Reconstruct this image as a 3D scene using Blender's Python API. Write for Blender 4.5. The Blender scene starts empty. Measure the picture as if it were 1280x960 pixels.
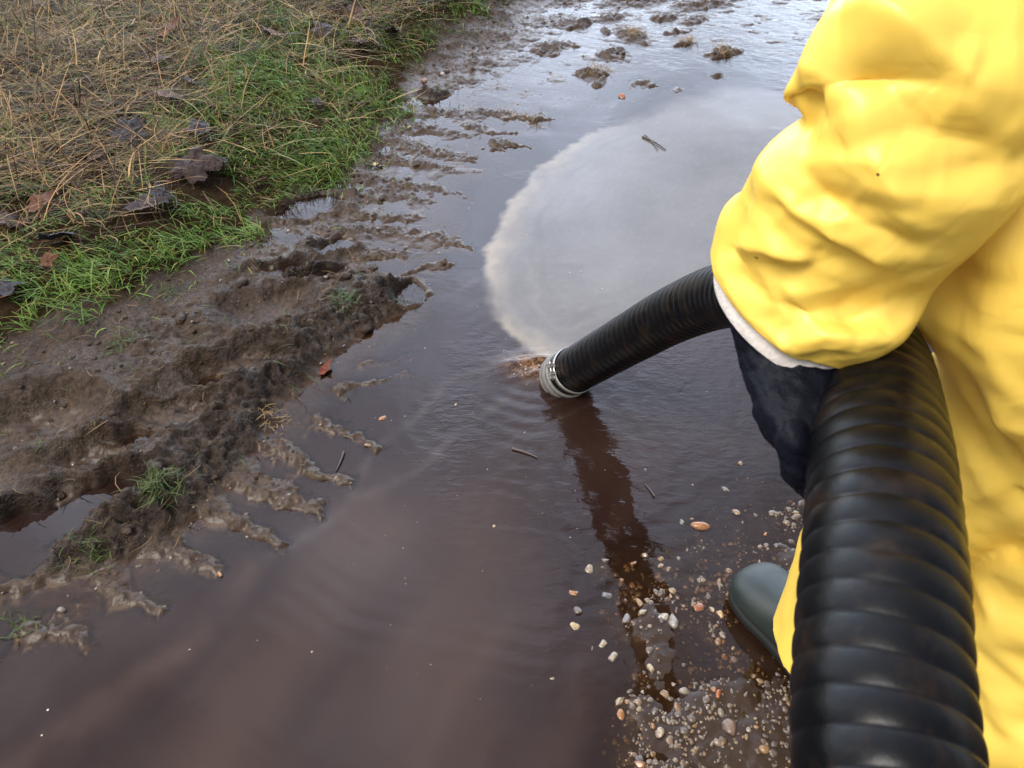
import bpy, bmesh, math, random
import numpy as np
from mathutils import Vector, Matrix

# ------------------------------------------------------------------ camera, sky, sun, exposure
scene = bpy.context.scene
CAM_H, PITCH, FPX = 1.38, math.radians(44.0), 985.0
cam_data = bpy.data.cameras.new('camera')
cam_data.sensor_width = 36.0
cam_data.lens = 36.0 * FPX / 1280.0
cam_data.clip_start = 0.02
cam_data.clip_end = 2000.0
cam_data.dof.use_dof = True
cam_data.dof.focus_distance = 1.85
cam_data.dof.aperture_fstop = 13.0
cam = bpy.data.objects.new('camera', cam_data)
cam.location = (0, 0, CAM_H)
cam.rotation_euler = (math.radians(90) - PITCH, 0, 0)
scene.collection.objects.link(cam)
scene.camera = cam

SUN_EL, SUN_AZ = math.radians(56), math.radians(-125)      # azimuth from +Y towards +X
world = bpy.data.worlds.new('World')
scene.world = world
world.use_nodes = True
wn = world.node_tree.nodes; wl = world.node_tree.links
wn.clear()
w_out = wn.new('ShaderNodeOutputWorld')
w_bg = wn.new('ShaderNodeBackground')
w_sky = wn.new('ShaderNodeTexSky')
w_sky.sky_type = 'NISHITA'
w_sky.sun_disc = False
w_sky.sun_elevation = SUN_EL
w_sky.sun_rotation = SUN_AZ
w_sky.air_density = 1.0
w_sky.dust_density = 4.0
w_sky.ozone_density = 1.0
w_hsv = wn.new('ShaderNodeHueSaturation')
w_hsv.inputs['Saturation'].default_value = 0.55
w_tc = wn.new('ShaderNodeTexCoord')
w_noise = wn.new('ShaderNodeTexNoise')
w_noise.inputs['Scale'].default_value = 3.0
w_noise.inputs['Detail'].default_value = 5.0
w_ramp = wn.new('ShaderNodeMapRange')
w_ramp.inputs['From Min'].default_value = 0.35
w_ramp.inputs['From Max'].default_value = 0.68
w_ramp.inputs['To Min'].default_value = 0.62
w_ramp.inputs['To Max'].default_value = 1.62
w_mul = wn.new('ShaderNodeVectorMath'); w_mul.operation = 'SCALE'
w_bg.inputs['Strength'].default_value = 0.15
wl.new(w_tc.outputs['Generated'], w_noise.inputs['Vector'])
wl.new(w_noise.outputs['Fac'], w_ramp.inputs['Value'])
wl.new(w_sky.outputs[0], w_hsv.inputs['Color'])
wl.new(w_hsv.outputs[0], w_mul.inputs[0])
wl.new(w_ramp.outputs[0], w_mul.inputs['Scale'])
# the cloud is thinnest ahead: that side of the sky is the brightest
w_sep = wn.new('ShaderNodeSeparateXYZ'); wl.new(w_tc.outputs['Generated'], w_sep.inputs[0])
w_max = wn.new('ShaderNodeMath'); w_max.operation = 'MAXIMUM'; w_max.inputs[1].default_value = 0.0
wl.new(w_sep.outputs['Y'], w_max.inputs[0])
w_pow = wn.new('ShaderNodeMath'); w_pow.operation = 'POWER'; w_pow.inputs[1].default_value = 1.5
wl.new(w_max.outputs[0], w_pow.inputs[0])
w_mad = wn.new('ShaderNodeMath'); w_mad.operation = 'MULTIPLY_ADD'; w_mad.inputs[1].default_value = 5.4; w_mad.inputs[2].default_value = 0.5
wl.new(w_pow.outputs[0], w_mad.inputs[0])
w_mul2 = wn.new('ShaderNodeVectorMath'); w_mul2.operation = 'SCALE'
wl.new(w_mul.outputs[0], w_mul2.inputs[0]); wl.new(w_mad.outputs[0], w_mul2.inputs['Scale'])
wl.new(w_mul2.outputs[0], w_bg.inputs['Color'])
wl.new(w_bg.outputs[0], w_out.inputs['Surface'])

sun_data = bpy.data.lights.new('sun', 'SUN')
sun_data.energy = 1.4
sun_data.angle = math.radians(28)
sun_data.color = (1.0, 0.96, 0.9)
sun = bpy.data.objects.new('sun', sun_data)
sd = Vector((math.sin(SUN_AZ) * math.cos(SUN_EL), math.cos(SUN_AZ) * math.cos(SUN_EL), math.sin(SUN_EL)))
sun.rotation_euler = sd.to_track_quat('Z', 'Y').to_euler()
scene.collection.objects.link(sun)

scene.view_settings.view_transform = 'Standard'
scene.view_settings.look = 'None'
scene.view_settings.exposure = 1.22
scene.view_settings.gamma = 1.0
scene.view_settings.use_curve_mapping = False
scene.render.engine = 'CYCLES'
scene.cycles.max_bounces = 6
scene.cycles.transparent_max_bounces = 6
scene.cycles.use_denoising = True

# ------------------------------------------------------------------ helpers
rng = np.random.default_rng(7)
random.seed(7)
CP, SP = math.cos(PITCH), math.sin(PITCH)

def P(px, py, d):
    """world point seen at photo position (px, py) at depth d along the optical axis"""
    u = (px - 640.0) / FPX; v = (480.0 - py) / FPX
    return np.array([d * u, d * (CP + v * SP), CAM_H + d * (v * CP - SP)])

def G(px, py, z=0.0):
    v = (480.0 - py) / FPX
    d = (z - CAM_H) / (v * CP - SP)
    return P(px, py, d)

def Gxy(pts, z=0.0):
    return np.array([G(a, b, z)[:2] for a, b in pts])

def tag(o, label=None, cat=None, group=None, kind=None):
    if label: o['label'] = label
    if cat: o['category'] = cat
    if group: o['group'] = group
    if kind: o['kind'] = kind
    return o

def link(o, parent=None):
    scene.collection.objects.link(o)
    if parent is not None:
        o.parent = parent
    return o

def empty(name, loc=(0, 0, 0)):
    o = bpy.data.objects.new(name, None)
    o.empty_display_size = 0.1
    o.location = loc
    scene.collection.objects.link(o)
    return o

def np_mesh(name, V, F, mat=None, smooth=True, attrs=None):
    """V (n,3); F (m,k) int array with constant k"""
    me = bpy.data.meshes.new(name)
    V = np.ascontiguousarray(V, dtype=np.float32)
    F = np.ascontiguousarray(F, dtype=np.int32)
    m, k = F.shape
    me.vertices.add(len(V)); me.vertices.foreach_set('co', V.ravel())
    me.loops.add(m * k); me.loops.foreach_set('vertex_index', F.ravel())
    me.polygons.add(m)
    me.polygons.foreach_set('loop_start', np.arange(0, m * k, k, dtype=np.int32))
    me.polygons.foreach_set('use_smooth', np.full(m, smooth, dtype=bool))
    me.update(calc_edges=True)
    for nm, arr in (attrs or {}).items():
        arr = np.asarray(arr, dtype=np.float32)
        if arr.ndim == 1:
            a = me.attributes.new(nm, 'FLOAT', 'POINT'); a.data.foreach_set('value', arr)
        else:
            if arr.shape[1] == 3:
                arr = np.concatenate([arr, np.ones((len(arr), 1), np.float32)], 1)
            a = me.attributes.new(nm, 'FLOAT_COLOR', 'POINT'); a.data.foreach_set('color', np.ascontiguousarray(arr).ravel())
    if mat: me.materials.append(mat)
    return me

def obj(name, me, parent=None):
    return link(bpy.data.objects.new(name, me), parent)

def grid_faces(nr, nc, wrap=False):
    r = np.arange(nr - 1)[:, None]; c = np.arange(nc if wrap else nc - 1)[None, :]
    c2 = (c + 1) % nc
    return np.stack([r * nc + c, r * nc + c2, (r + 1) * nc + c2, (r + 1) * nc + c], -1).reshape(-1, 4)

def sstep(a, b, x):
    t = np.clip((x - a) / (b - a), 0, 1)
    return t * t * (3 - 2 * t)

_perm = {}
def perlin(x, y, seed=0):
    if seed not in _perm:
        r = np.random.default_rng(1000 + seed)
        p = r.permutation(256); a = r.uniform(0, 2 * math.pi, 256)
        _perm[seed] = (np.concatenate([p, p]), np.cos(a), np.sin(a))
    p, gx, gy = _perm[seed]
    xi = np.floor(x); yi = np.floor(y)
    xf = x - xi; yf = y - yi
    xi = xi.astype(np.int64) & 255; yi = yi.astype(np.int64) & 255
    u = xf * xf * xf * (xf * (xf * 6 - 15) + 10); v = yf * yf * yf * (yf * (yf * 6 - 15) + 10)
    def g(ix, iy, dx, dy):
        h = p[(p[ix & 255] + iy) & 255]
        return gx[h] * dx + gy[h] * dy
    a = g(xi, yi, xf, yf); b = g(xi + 1, yi, xf - 1, yf)
    c = g(xi, yi + 1, xf, yf - 1); d = g(xi + 1, yi + 1, xf - 1, yf - 1)
    return (a + u * (b - a)) * (1 - v) + (c + u * (d - c)) * v

def fbm(x, y, freq, octv=4, seed=0, gain=0.5, ridged=False):
    s = 0.0; a = 1.0; t = 0.0
    for k in range(octv):
        n = perlin(x * freq + 17.3 * k, y * freq - 9.1 * k, seed + k) * 1.4
        s = s + a * ((1 - 2 * np.abs(n)) if ridged else n); t += a
        a *= gain; freq *= 2.03
    return s / t

def seg_dist(x, y, poly, closed=False):
    """distance to polyline, and signed side of nearest segment (positive = left of travel)"""
    best = np.full(x.shape, 1e9); side = np.zeros(x.shape)
    n = len(poly)
    for i in range(n if closed else n - 1):
        a = poly[i]; b = poly[(i + 1) % n]
        ab = b - a; L2 = float(ab @ ab) + 1e-12
        t = np.clip(((x - a[0]) * ab[0] + (y - a[1]) * ab[1]) / L2, 0, 1)
        dx = x - (a[0] + t * ab[0]); dy = y - (a[1] + t * ab[1])
        d2 = dx * dx + dy * dy
        cr = (ab[0] * (y - a[1]) - ab[1] * (x - a[0])) / math.sqrt(L2)
        m = (d2 < best - 1e-9) | ((d2 < best + 1e-9) & (np.abs(cr) > np.abs(side)))   # a shared corner: the better facing side decides
        best[m] = d2[m]
        side[m] = cr[m]
    return np.sqrt(best), side

def inside(x, y, poly):
    r = np.zeros(x.shape, bool); n = len(poly)
    for i in range(n):
        x0, y0 = poly[i]; x1, y1 = poly[(i + 1) % n]
        c = ((y0 > y) != (y1 > y)) & (x < (x1 - x0) * (y - y0) / (y1 - y0 + 1e-12) + x0)
        r ^= c
    return r

def sdf(x, y, poly):
    d, _ = seg_dist(x, y, poly, True)
    return np.where(inside(x, y, poly), d, -d)

def mat(name):
    m = bpy.data.materials.new(name); m.use_nodes = True
    nt = m.node_tree
    return m, nt, nt.nodes['Principled BSDF'], nt.nodes['Material Output']

def N(nt, typ, **kw):
    n = nt.nodes.new(typ)
    for k, v in kw.items():
        if k in n.inputs: n.inputs[k].default_value = v
        else: setattr(n, k, v)
    return n

def mixc(nt, fac, a, b, blend='MIX'):
    n = nt.nodes.new('ShaderNodeMix'); n.data_type = 'RGBA'; n.blend_type = blend
    for k, v in ((0, fac), (6, a), (7, b)):
        if isinstance(v, (int, float)): n.inputs[k].default_value = v
        elif isinstance(v, tuple): n.inputs[k].default_value = (*v, 1.0)
        else: nt.links.new(v, n.inputs[k])
    return n.outputs[2]

def maprange(nt, src, a, b, c, d):
    n = nt.nodes.new('ShaderNodeMapRange')
    for k, v in zip(('From Min', 'From Max', 'To Min', 'To Max'), (a, b, c, d)):
        n.inputs[k].default_value = v
    nt.links.new(src, n.inputs['Value'])
    return n.outputs[0]

def attr(nt, name, out='Fac'):
    n = nt.nodes.new('ShaderNodeAttribute'); n.attribute_name = name
    return n.outputs[out]

def noise(nt, scale, detail=4.0, rough=0.5, coord='Object', vec=None, dist=0.0):
    n = nt.nodes.new('ShaderNodeTexNoise')
    n.inputs['Scale'].default_value = scale; n.inputs['Detail'].default_value = detail
    n.inputs['Roughness'].default_value = rough; n.inputs['Distortion'].default_value = dist
    if vec is None:
        tc = nt.nodes.new('ShaderNodeTexCoord'); vec = tc.outputs[coord]
    nt.links.new(vec, n.inputs['Vector'])
    return n

def bump(nt, height, strength, dist, normal=None):
    n = nt.nodes.new('ShaderNodeBump')
    n.inputs['Strength'].default_value = strength; n.inputs['Distance'].default_value = dist
    nt.links.new(height, n.inputs['Height'])
    if normal is not None: nt.links.new(normal, n.inputs['Normal'])
    return n.outputs[0]

# ------------------------------------------------------------------ terrain layout (world metres)
WL_PX = [(-330, 720), (-120, 705), (0, 706), (80, 712), (160, 700), (215, 668), (262, 625), (300, 590), (322, 545),
         (350, 505), (400, 452), (450, 418), (505, 388), (515, 355), (488, 338), (440, 335), (410, 315), (420, 270),
         (445, 232), (480, 190), (525, 150), (575, 122), (640, 98), (690, 62), (720, 40), (742, 12), (775, -25), (850, -110)]
WATERLINE = np.concatenate([np.array([[-2.2, -3.0], [-1.75, -0.5], [-1.45, 0.35]]), Gxy(WL_PX),
                            np.array([[1.9, 8.5], [3.2, 12.0]])])
RIGHTBANK = np.array([[1.7, -3.0], [1.55, 0.0], [1.75, 1.5], [2.2, 3.2], [2.8, 4.6], [4.2, 8.5], [6, 12.0]])
GRASS_PX = [(-400, 520), (-60, 450), (0, 432), (60, 405), (130, 372), (190, 335), (250, 305), (315, 262), (355, 232), (405, 214),
            (445, 190), (478, 152), (505, 122), (500, 88), (545, 42), (612, 4), (680, -50), (790, -150)]
GRASSLINE = np.concatenate([np.array([[-3.2, -3.0], [-2.9, 0.5]]), Gxy(GRASS_PX, 0.07), np.array([[1.3, 8.5], [2.4, 12.0]])])

LUGS = [  # tread ridges: px from, px to, half width m, height m
    ((232, 618), (352, 680), .022, .034), ((290, 592), (402, 640), .022, .034), ((345, 556), (436, 604), .020, .030),
    ((395, 528), (474, 562), .018, .026), ((196, 680), (275, 712), .022, .026), ((140, 728), (200, 758), .022, .026),
    ((30, 790), (120, 805), .026, .022), ((430, 486), (510, 466), .018, .022), ((455, 455), (520, 440), .015, .018),
    ((0, 745), (70, 722), .022, .022), ((330, 615), (395, 633), .018, .030), ((95, 760), (60, 800), .02, .018),
    ((385, 345), (480, 352), .036, .024), ((395, 312), (500, 318), .034, .025), ((412, 286), (560, 300), .030, .022), ((545, 296), (592, 312), .026, .018),
    ((425, 264), (522, 274), .030, .022), ((452, 244), (535, 252), .034, .021), ((452, 222), (548, 236), .030, .024), ((500, 228), (585, 246), .02, .016),
    ((470, 200), (560, 212), .032, .023), ((496, 180), (592, 198), .032, .022), ((508, 160), (585, 170), .034, .021),
    ((535, 140), (600, 148), .034, .021), ((590, 158), (640, 166), .024, .017), ((560, 330), (500, 345), .016, .018), ((620, 178), (660, 184), .02, .022),
    ((600, 140), (690, 150), .018, .022)]
SHOALS = [  # emergent lumps in the far water: px centre, half sizes m, height
    (737, 93, .10, .06, .05), (765, 68, .08, .10, .05), (790, 45, .07, .16, .045), (905, 66, .13, .07, .05), (858, 54, .10, .04, .035),
    (832, 22, .12, .08, .045), (870, 24, .14, .06, .04), (845, 40, .11, .04, .04), (802, 105, .07, .05, .035), (845, 112, .09, .05, .03),
    (900, 95, .05, .05, .035), (752, 104, .05, .05, .04), (672, 148, .06, .03, .04), (540, 118, .10, .06, .075), (590, 88, .08, .05, .05),
    (622, 190, .05, .03, .03), (690, 60, .14, .08, .05), (760, 22, .2, .1, .04), (810, -5, .4, .15, .05), (930, -10, .3, .12, .04),
    (760, 40, .05, .05, .04), (722, 30, .12, .07, .05), (935, 30, .2, .05, .025), (880, 5, .3, .1, .045)]
PITS = [  # puddles and prints in the mud: px centre, half sizes m, depth
    (95, 622, .13, .06, .085), (12, 668, .14, .07, .085), (150, 600, .06, .04, .07), (330, 385, .12, .08, .03), (395, 342, .09, .03, .055),
    (300, 455, .11, .06, .03), (240, 480, .09, .07, .025), (215, 520, .12, .05, .03), (60, 520, .12, .08, .025), (130, 560, .1, .05, .03),
    (505, 358, .05, .04, .04), (385, 250, .10, .05, .02), (350, 330, .1, .04, .025), (415, 300, .07, .04, .02)]
GRAVEL_PX = [(700, 655), (760, 665), (820, 615), (900, 575), (1010, 560), (1150, 640), (1150, 1050), (700, 1080), (715, 900), (740, 800), (705, 740)]
GRAVEL = Gxy(GRAVEL_PX)
BARS = [(760, 700, .10, .03, .012), (770, 780, .08, .06, .012), (810, 800, .05, .10, .016), (840, 745, .09, .05, .010), (800, 880, .07, .06, .014),
        (870, 900, .12, .06, .018), (920, 860, .08, .05, .016), (940, 930, .14, .07, .020), (990, 650, .10, .05, .009), (860, 690, .12, .03, .008),
        (950, 690, .08, .03, .010), (1020, 700, .1, .06, .018), (840, 960, .1, .06, .014), (1010, 900, .12, .1, .02), (900, 790, .03, .06, .010),
        (760, 860, .03, .03, .008), (905, 600, .08, .03, .007), (965, 600, .06, .04, .004), (940, 650, .05, .02, .008), (890, 735, .05, .03, .008), (720, 840, .02, .02, .006)]

FILM_PX = [(600, 352), (606, 318), (622, 282), (640, 248), (664, 216), (698, 190), (742, 164), (790, 138), (840, 120), (900, 104), (950, 104), (1000, 112),
           (1080, 150), (1100, 260), (1060, 360), (960, 400), (860, 410), (790, 430), (735, 452), (690, 452), (655, 440), (632, 420), (614, 398)]
FILM = Gxy(FILM_PX)
def aniso(x, y, px, py, a, b, rot=0.0, z=0.0):
    c = G(px, py, z)
    dx = x - c[0]; dy = y - c[1]
    cr, sr = math.cos(rot), math.sin(rot)
    u = (dx * cr + dy * sr) / a; v = (-dx * sr + dy * cr) / b
    return u * u + v * v

def terrain(x, y, fields=False):
    shp = x.shape
    x = x.ravel().astype(float); y = y.ravel().astype(float)
    wx = x + .03 * fbm(x, y, 5, 3, 40) + .012 * fbm(x, y, 22, 2, 44)
    wy = y + .03 * fbm(x, y, 5, 3, 50) + .012 * fbm(x, y, 22, 2, 54)
    d, s = seg_dist(wx, wy, WATERLINE)
    dl = np.where(s > 0, d, -d)                       # + on the left bank
    d2, s2 = seg_dist(wx, wy, RIGHTBANK)
    dr = np.where(s2 < 0, d2, -d2)                    # + on the right bank
    g, gs = seg_dist(wx, wy, GRASSLINE)
    dg = np.where(gs > 0, g, -g)
    steep = 1 - sstep(1.72, 2.0, y)
    steep = steep * sstep(-1.3, -.75, x)
    # left bank
    h_gentle = .040 * np.clip(dl - .13, -1, 1.0) + .05 * sstep(.25, .6, dl)
    h_scarp = .032 * sstep(-.015, .06, dl) + .03 * np.clip(dl, 0, 1) + .10 * np.clip(dl, -.16, 0)
    h = h_gentle * (1 - steep) + h_scarp * steep
    gz = (1 - steep) * sstep(-.72, -.26, dl + .12 * fbm(x, y, 4, 3, 24)) * sstep(1.75, 2.0, y)
    gz = gz * sstep(.0, -.16, sdf(x, y, FILM))
    h = np.where(dl < 0, np.maximum(h, (-.022 - .012 * steep) * (1 - gz) + gz * (-.0020 + .011 * fbm(x, y, 9, 4, 23))), h)
    h += .035 * sstep(0, .25, dg) + .08 * np.clip(dg, 0, 6) * .6
    # right bank, mostly beyond the frame
    h += np.where(dr > 0, .04 * sstep(0, .15, dr) + .04 * np.clip(dr, 0, 4), 0)
    land = sstep(-.05, .08, dl) * (1 - .6 * sstep(0, .3, dg))
    # churned mud
    mudn = .018 * fbm(x, y, 5, 3, 1) + .010 * fbm(x, y, 17, 3, 5) + .012 * fbm(x, y, 34, 4, 7, .6, ridged=True) * np.clip(.5 + 1.2 * fbm(x, y, 6, 2, 8), 0, 1.3) + .004 * fbm(x, y, 80, 2, 9)
    crag = fbm(x, y, 26, 3, 13, ridged=True)
    h += sstep(.02, .15, dg) * .022 * fbm(x, y, 6, 4, 15)
    band = sstep(-.02, .02, dl) * (1 - sstep(.08, .2, dl)) * steep
    h += land * mudn + band * .027 * np.clip(crag, -.4, 1)
    h += (1 - land) * (.0035 * fbm(x, y, 14, 4, 21))
    # wheel print ridges between the lugs, lumps, pits: each worked out only near itself
    def near(px, py, R, z=0.0):
        c = G(px, py, z)
        return np.nonzero((np.abs(x - c[0]) < R) & (np.abs(y - c[1]) < R))[0]
    for li, (p0, p1, w, hh) in enumerate(LUGS):
        hh = hh + .006 if p0[1] < 350 else hh - .002
        a = G(*p0)[:2]; b = G(*p1)[:2]
        m = near((p0[0] + p1[0]) / 2, (p0[1] + p1[1]) / 2, .5 * np.linalg.norm(b - a) + .12)
        if not len(m): continue
        X_, Y_ = x[m], y[m]
        mid = (a + b) / 2 + np.array([.0, .02]) * math.sin(li * 2.3)
        dd, _ = seg_dist(X_ + .030 * fbm(X_, Y_, 16, 3, 60), Y_ + .026 * fbm(X_, Y_, 18, 3, 62), np.array([a, mid, b]))
        t = np.clip(((X_ - a[0]) * (b - a)[0] + (Y_ - a[1]) * (b - a)[1]) / ((b - a) @ (b - a)), 0, 1)
        w_ = w * (1.25 - .6 * t) * (1 + .7 * fbm(X_, Y_, 20, 2, 67))
        k = sstep(w_ * 1.9, w_ * .2, dd)
        top = hh * (1.0 - .25 * t) * (1 + .55 * fbm(X_, Y_, 34, 3, 64)) - .021 + .010 * fbm(X_, Y_, 75, 3, 66, ridged=True)
        h[m] = np.maximum(h[m], h[m] * (1 - k) + k * top)
    for (px, py, a, b, hh) in SHOALS:
        m = near(px, py, 3.2 * max(a, b) + .05)
        if not len(m): continue
        X_, Y_ = x[m], y[m]
        q = aniso(X_ + .07 * fbm(X_, Y_, 9, 4, 70), Y_ + .07 * fbm(X_, Y_, 9, 4, 73), px, py, a, b, .5)
        h[m] = np.maximum(h[m], -.02 + (.006 + .68 * hh) * np.exp(-q) * (1 + .75 * fbm(X_, Y_, 22, 5, 76, .65)))
    far = sstep(3.0, 3.8, y + .25 * fbm(x, y, 3, 2, 80))
    h = np.where((dl < .05), np.maximum(h, -.022 + far * (.0185 + .020 * fbm(x, y * 1.6, 7, 5, 83, .6))), h)
    for (px, py, a, b, dp) in PITS:
        m = near(px, py, 3 * max(a, b) + .05, .03)
        if not len(m): continue
        X_, Y_ = x[m], y[m]
        q = aniso(X_ + .05 * fbm(X_, Y_, 11, 4, 90), Y_ + .05 * fbm(X_, Y_, 11, 4, 93), px, py, a, b, .4, .03)
        e_ = np.exp(-q ** 1.5)
        sm_ = h[m].mean() if len(m) else 0
        h[m] = h[m] - e_ * (dp * (.8 if dp > .05 else 1.25)) + .016 * np.exp(-(np.sqrt(q) - 1.4) ** 2 * 10) * (1 + .8 * fbm(X_, Y_, 20, 3, 95))
    # gravel shoal
    gd = sdf(wx, wy, GRAVEL)
    gm = sstep(-.05, .14, gd)
    m = np.nonzero(gm > 0)[0]
    if len(m):
        X_, Y_ = x[m], y[m]
        xa = X_ + .06 * fbm(X_, Y_, 10, 4, 100); ya = Y_ + .06 * fbm(X_, Y_, 10, 4, 103)
        bars = np.zeros_like(X_)
        for (px, py, a, b, hh) in BARS:
            bars = np.maximum(bars, hh * np.exp(-aniso(xa, ya, px, py, a, b, .3)))
        gh = -.0085 + bars * .85 + .0050 * fbm(X_, Y_, 20, 4, 106) + .003 * fbm(X_, Y_, 60, 2, 108)
        h[m] = np.where(dl[m] < 0, h[m] * (1 - gm[m]) + gm[m] * gh, h[m])
    if not fields:
        return h.reshape(shp)
    grass = sstep(-.03, .06, dg + .16 * fbm(x, y, 7, 4, 110))
    return [q.reshape(shp) for q in (h, grass, gm * (dl < 0), dl, dg)]

def z_at(x, y):
    return terrain(np.atleast_1d(np.asarray(x, float)), np.atleast_1d(np.asarray(y, float)))

# ------------------------------------------------------------------ ground sheet
def fine_axis(lo, hi, step0, step1=None):
    step1 = step1 or step0
    v = [lo]
    while v[-1] < hi:
        t = (v[-1] - lo) / (hi - lo)
        v.append(v[-1] + step0 + (step1 - step0) * t)
    return np.array(v)

xs = np.concatenate([[-400, -150, -60, -25, -12, -8, -6, -5, -4.4, -4.0, -3.6, -3.3], fine_axis(-3.05, 2.1, .0058),
                     [2.3, 2.6, 3, 3.6, 4.5, 6, 9, 15, 30, 70, 150, 400]])
ys = np.concatenate([[-400, -150, -60, -25, -12, -6, -4, -3, -2.2, -1.5, -1, -.6, -.3, -.1, .05, .15], fine_axis(.22, 4.75, .0045, .0085),
                     [4.9, 5.2, 5.6, 6.2, 7, 8, 9.5, 12, 16, 24, 40, 80, 180, 400]])
X, Y = np.meshgrid(xs, ys)
H, GR, GV, DL, DG = terrain(X, Y, True)
H = np.where(np.abs(X) + np.abs(Y) > 30, np.clip(H, -.05, .6), H)

gm_, nt, bs, out = mat('wet_soil')
mudc = noise(nt, 6.0, 6, .6)
mudf = noise(nt, 90.0, 5, .65)
c1 = mixc(nt, mudc.outputs['Fac'], (.032, .019, .0105), (.080, .050, .030))
c2 = mixc(nt, maprange(nt, mudf.outputs['Fac'], .4, .7, 0, 1), c1, (.018, .0115, .0075))
soil = noise(nt, 38.0, 6, .7)
c3 = mixc(nt, soil.outputs['Fac'], (.010, .0065, .004), (.050, .030, .015))
c4 = mixc(nt, attr(nt, 'grass'), c2, c3)
grn = noise(nt, 9.0, 3)
c4b = mixc(nt, attr(nt, 'far'), c4, mixc(nt, grn.outputs['Fac'], (.05, .08, .018), (.12, .10, .04)))
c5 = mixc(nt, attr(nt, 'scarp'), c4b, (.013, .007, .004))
c6 = mixc(nt, attr(nt, 'gravel'), c5, (.030, .019, .014))
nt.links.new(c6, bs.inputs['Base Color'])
wetn = noise(nt, 14.0, 4)
rg_ = N(nt, 'ShaderNodeMix'); nt.links.new(attr(nt, 'grass'), rg_.inputs[0])
nt.links.new(maprange(nt, wetn.outputs['Fac'], .42, .60, .14, .75), rg_.inputs[2]); rg_.inputs[3].default_value = .95
rw_ = N(nt, 'ShaderNodeMix'); nt.links.new(attr(nt, 'wet'), rw_.inputs[0]); nt.links.new(rg_.outputs[0], rw_.inputs[2]); rw_.inputs[3].default_value = .30
nt.links.new(rw_.outputs[0], bs.inputs['Roughness'])
sw_ = N(nt, 'ShaderNodeMix'); nt.links.new(attr(nt, 'wet'), sw_.inputs[0]); nt.links.new(maprange(nt, attr(nt, 'grass'), 0, 1, .24, .04), sw_.inputs[2]); sw_.inputs[3].default_value = .22
nt.links.new(sw_.outputs[0], bs.inputs['Specular IOR Level'])
mf2 = noise(nt, 320.0, 3, .6)
mud3 = noise(nt, 34.0, 5, .7)
b0 = bump(nt, mud3.outputs['Fac'], .8, .016)
b1 = bump(nt, mudf.outputs['Fac'], .9, .009, b0)
b2 = bump(nt, mf2.outputs['Fac'], .5, .002, b1)
for bn_, st_ in ((b0, .8), (b1, .9), (b2, .5)):
    nt.links.new(maprange(nt, attr(nt, 'wet'), 0, 1, st_, st_ * .16), bn_.node.inputs['Strength'])
nt.links.new(b2, bs.inputs['Normal'])

gy_, gx_ = np.gradient(H, ys, xs)
slope = np.hypot(gx_, gy_)
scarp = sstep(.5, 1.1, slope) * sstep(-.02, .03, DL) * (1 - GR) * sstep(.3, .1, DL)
far_a = sstep(5.2, 9, np.hypot(X, Y))
ground = obj('ground', np_mesh('ground', np.stack([X, Y, H], -1).reshape(-1, 3), grid_faces(len(ys), len(xs)), gm_, True,
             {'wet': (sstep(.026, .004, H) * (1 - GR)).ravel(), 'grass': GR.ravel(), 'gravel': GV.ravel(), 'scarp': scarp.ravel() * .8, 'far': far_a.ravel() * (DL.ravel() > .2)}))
tag(ground, kind='structure')

# ------------------------------------------------------------------ water
HOSE_END = G(703, 472)[:2]
wxs = np.concatenate([[-3.4, -2.9], fine_axis(-2.4, 2.1, .0075), [2.5, 3.2, 4.5, 6.5]])
wys = np.concatenate([[-3, -2, -1.2, -.6, -.2, .1], fine_axis(.25, 4.75, .006, .011), [5, 5.5, 6.2, 7.2, 8.5, 10, 12]])
WX, WY = np.meshgrid(wxs, wys)
WH, _, WG, WD, _ = terrain(WX, WY, True)
wxf, wyf = WX, WY
ax = wxf + .05 * fbm(wxf, wyf, 4, 3, 200); ay = wyf + .05 * fbm(wxf, wyf, 4, 3, 205)
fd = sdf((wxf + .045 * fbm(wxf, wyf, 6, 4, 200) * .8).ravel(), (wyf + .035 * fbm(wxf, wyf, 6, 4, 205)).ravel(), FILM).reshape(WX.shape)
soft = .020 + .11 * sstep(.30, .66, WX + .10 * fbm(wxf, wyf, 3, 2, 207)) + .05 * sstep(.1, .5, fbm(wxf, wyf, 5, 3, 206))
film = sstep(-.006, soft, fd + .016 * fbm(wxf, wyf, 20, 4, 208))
fdn = fd + .03 * fbm(wxf, wyf, 7, 3, 209)
arcs = fbm(fdn * 26, ax * 2.2 + ay * 2.2, 1.0, 3, 291)                 # scum lines that run with the edge of the film
lefty = sstep(.55, .05, WX) * (.6 + .8 * fbm(wxf, wyf, 6, 3, 210))
rimd = film * sstep(.11 + .05 * fbm(wxf, wyf, 9, 3, 211), .0, fd) * np.clip(lefty, 0, 1)
rimd = np.maximum(rimd, .22 * film * sstep(.25, .6, arcs) * sstep(.30, .05, fd) * np.clip(lefty, 0, 1))
rhose = np.hypot(WX - HOSE_END[0], WY - HOSE_END[1])
BOIL_ = G(668, 458)[:2]
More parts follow.
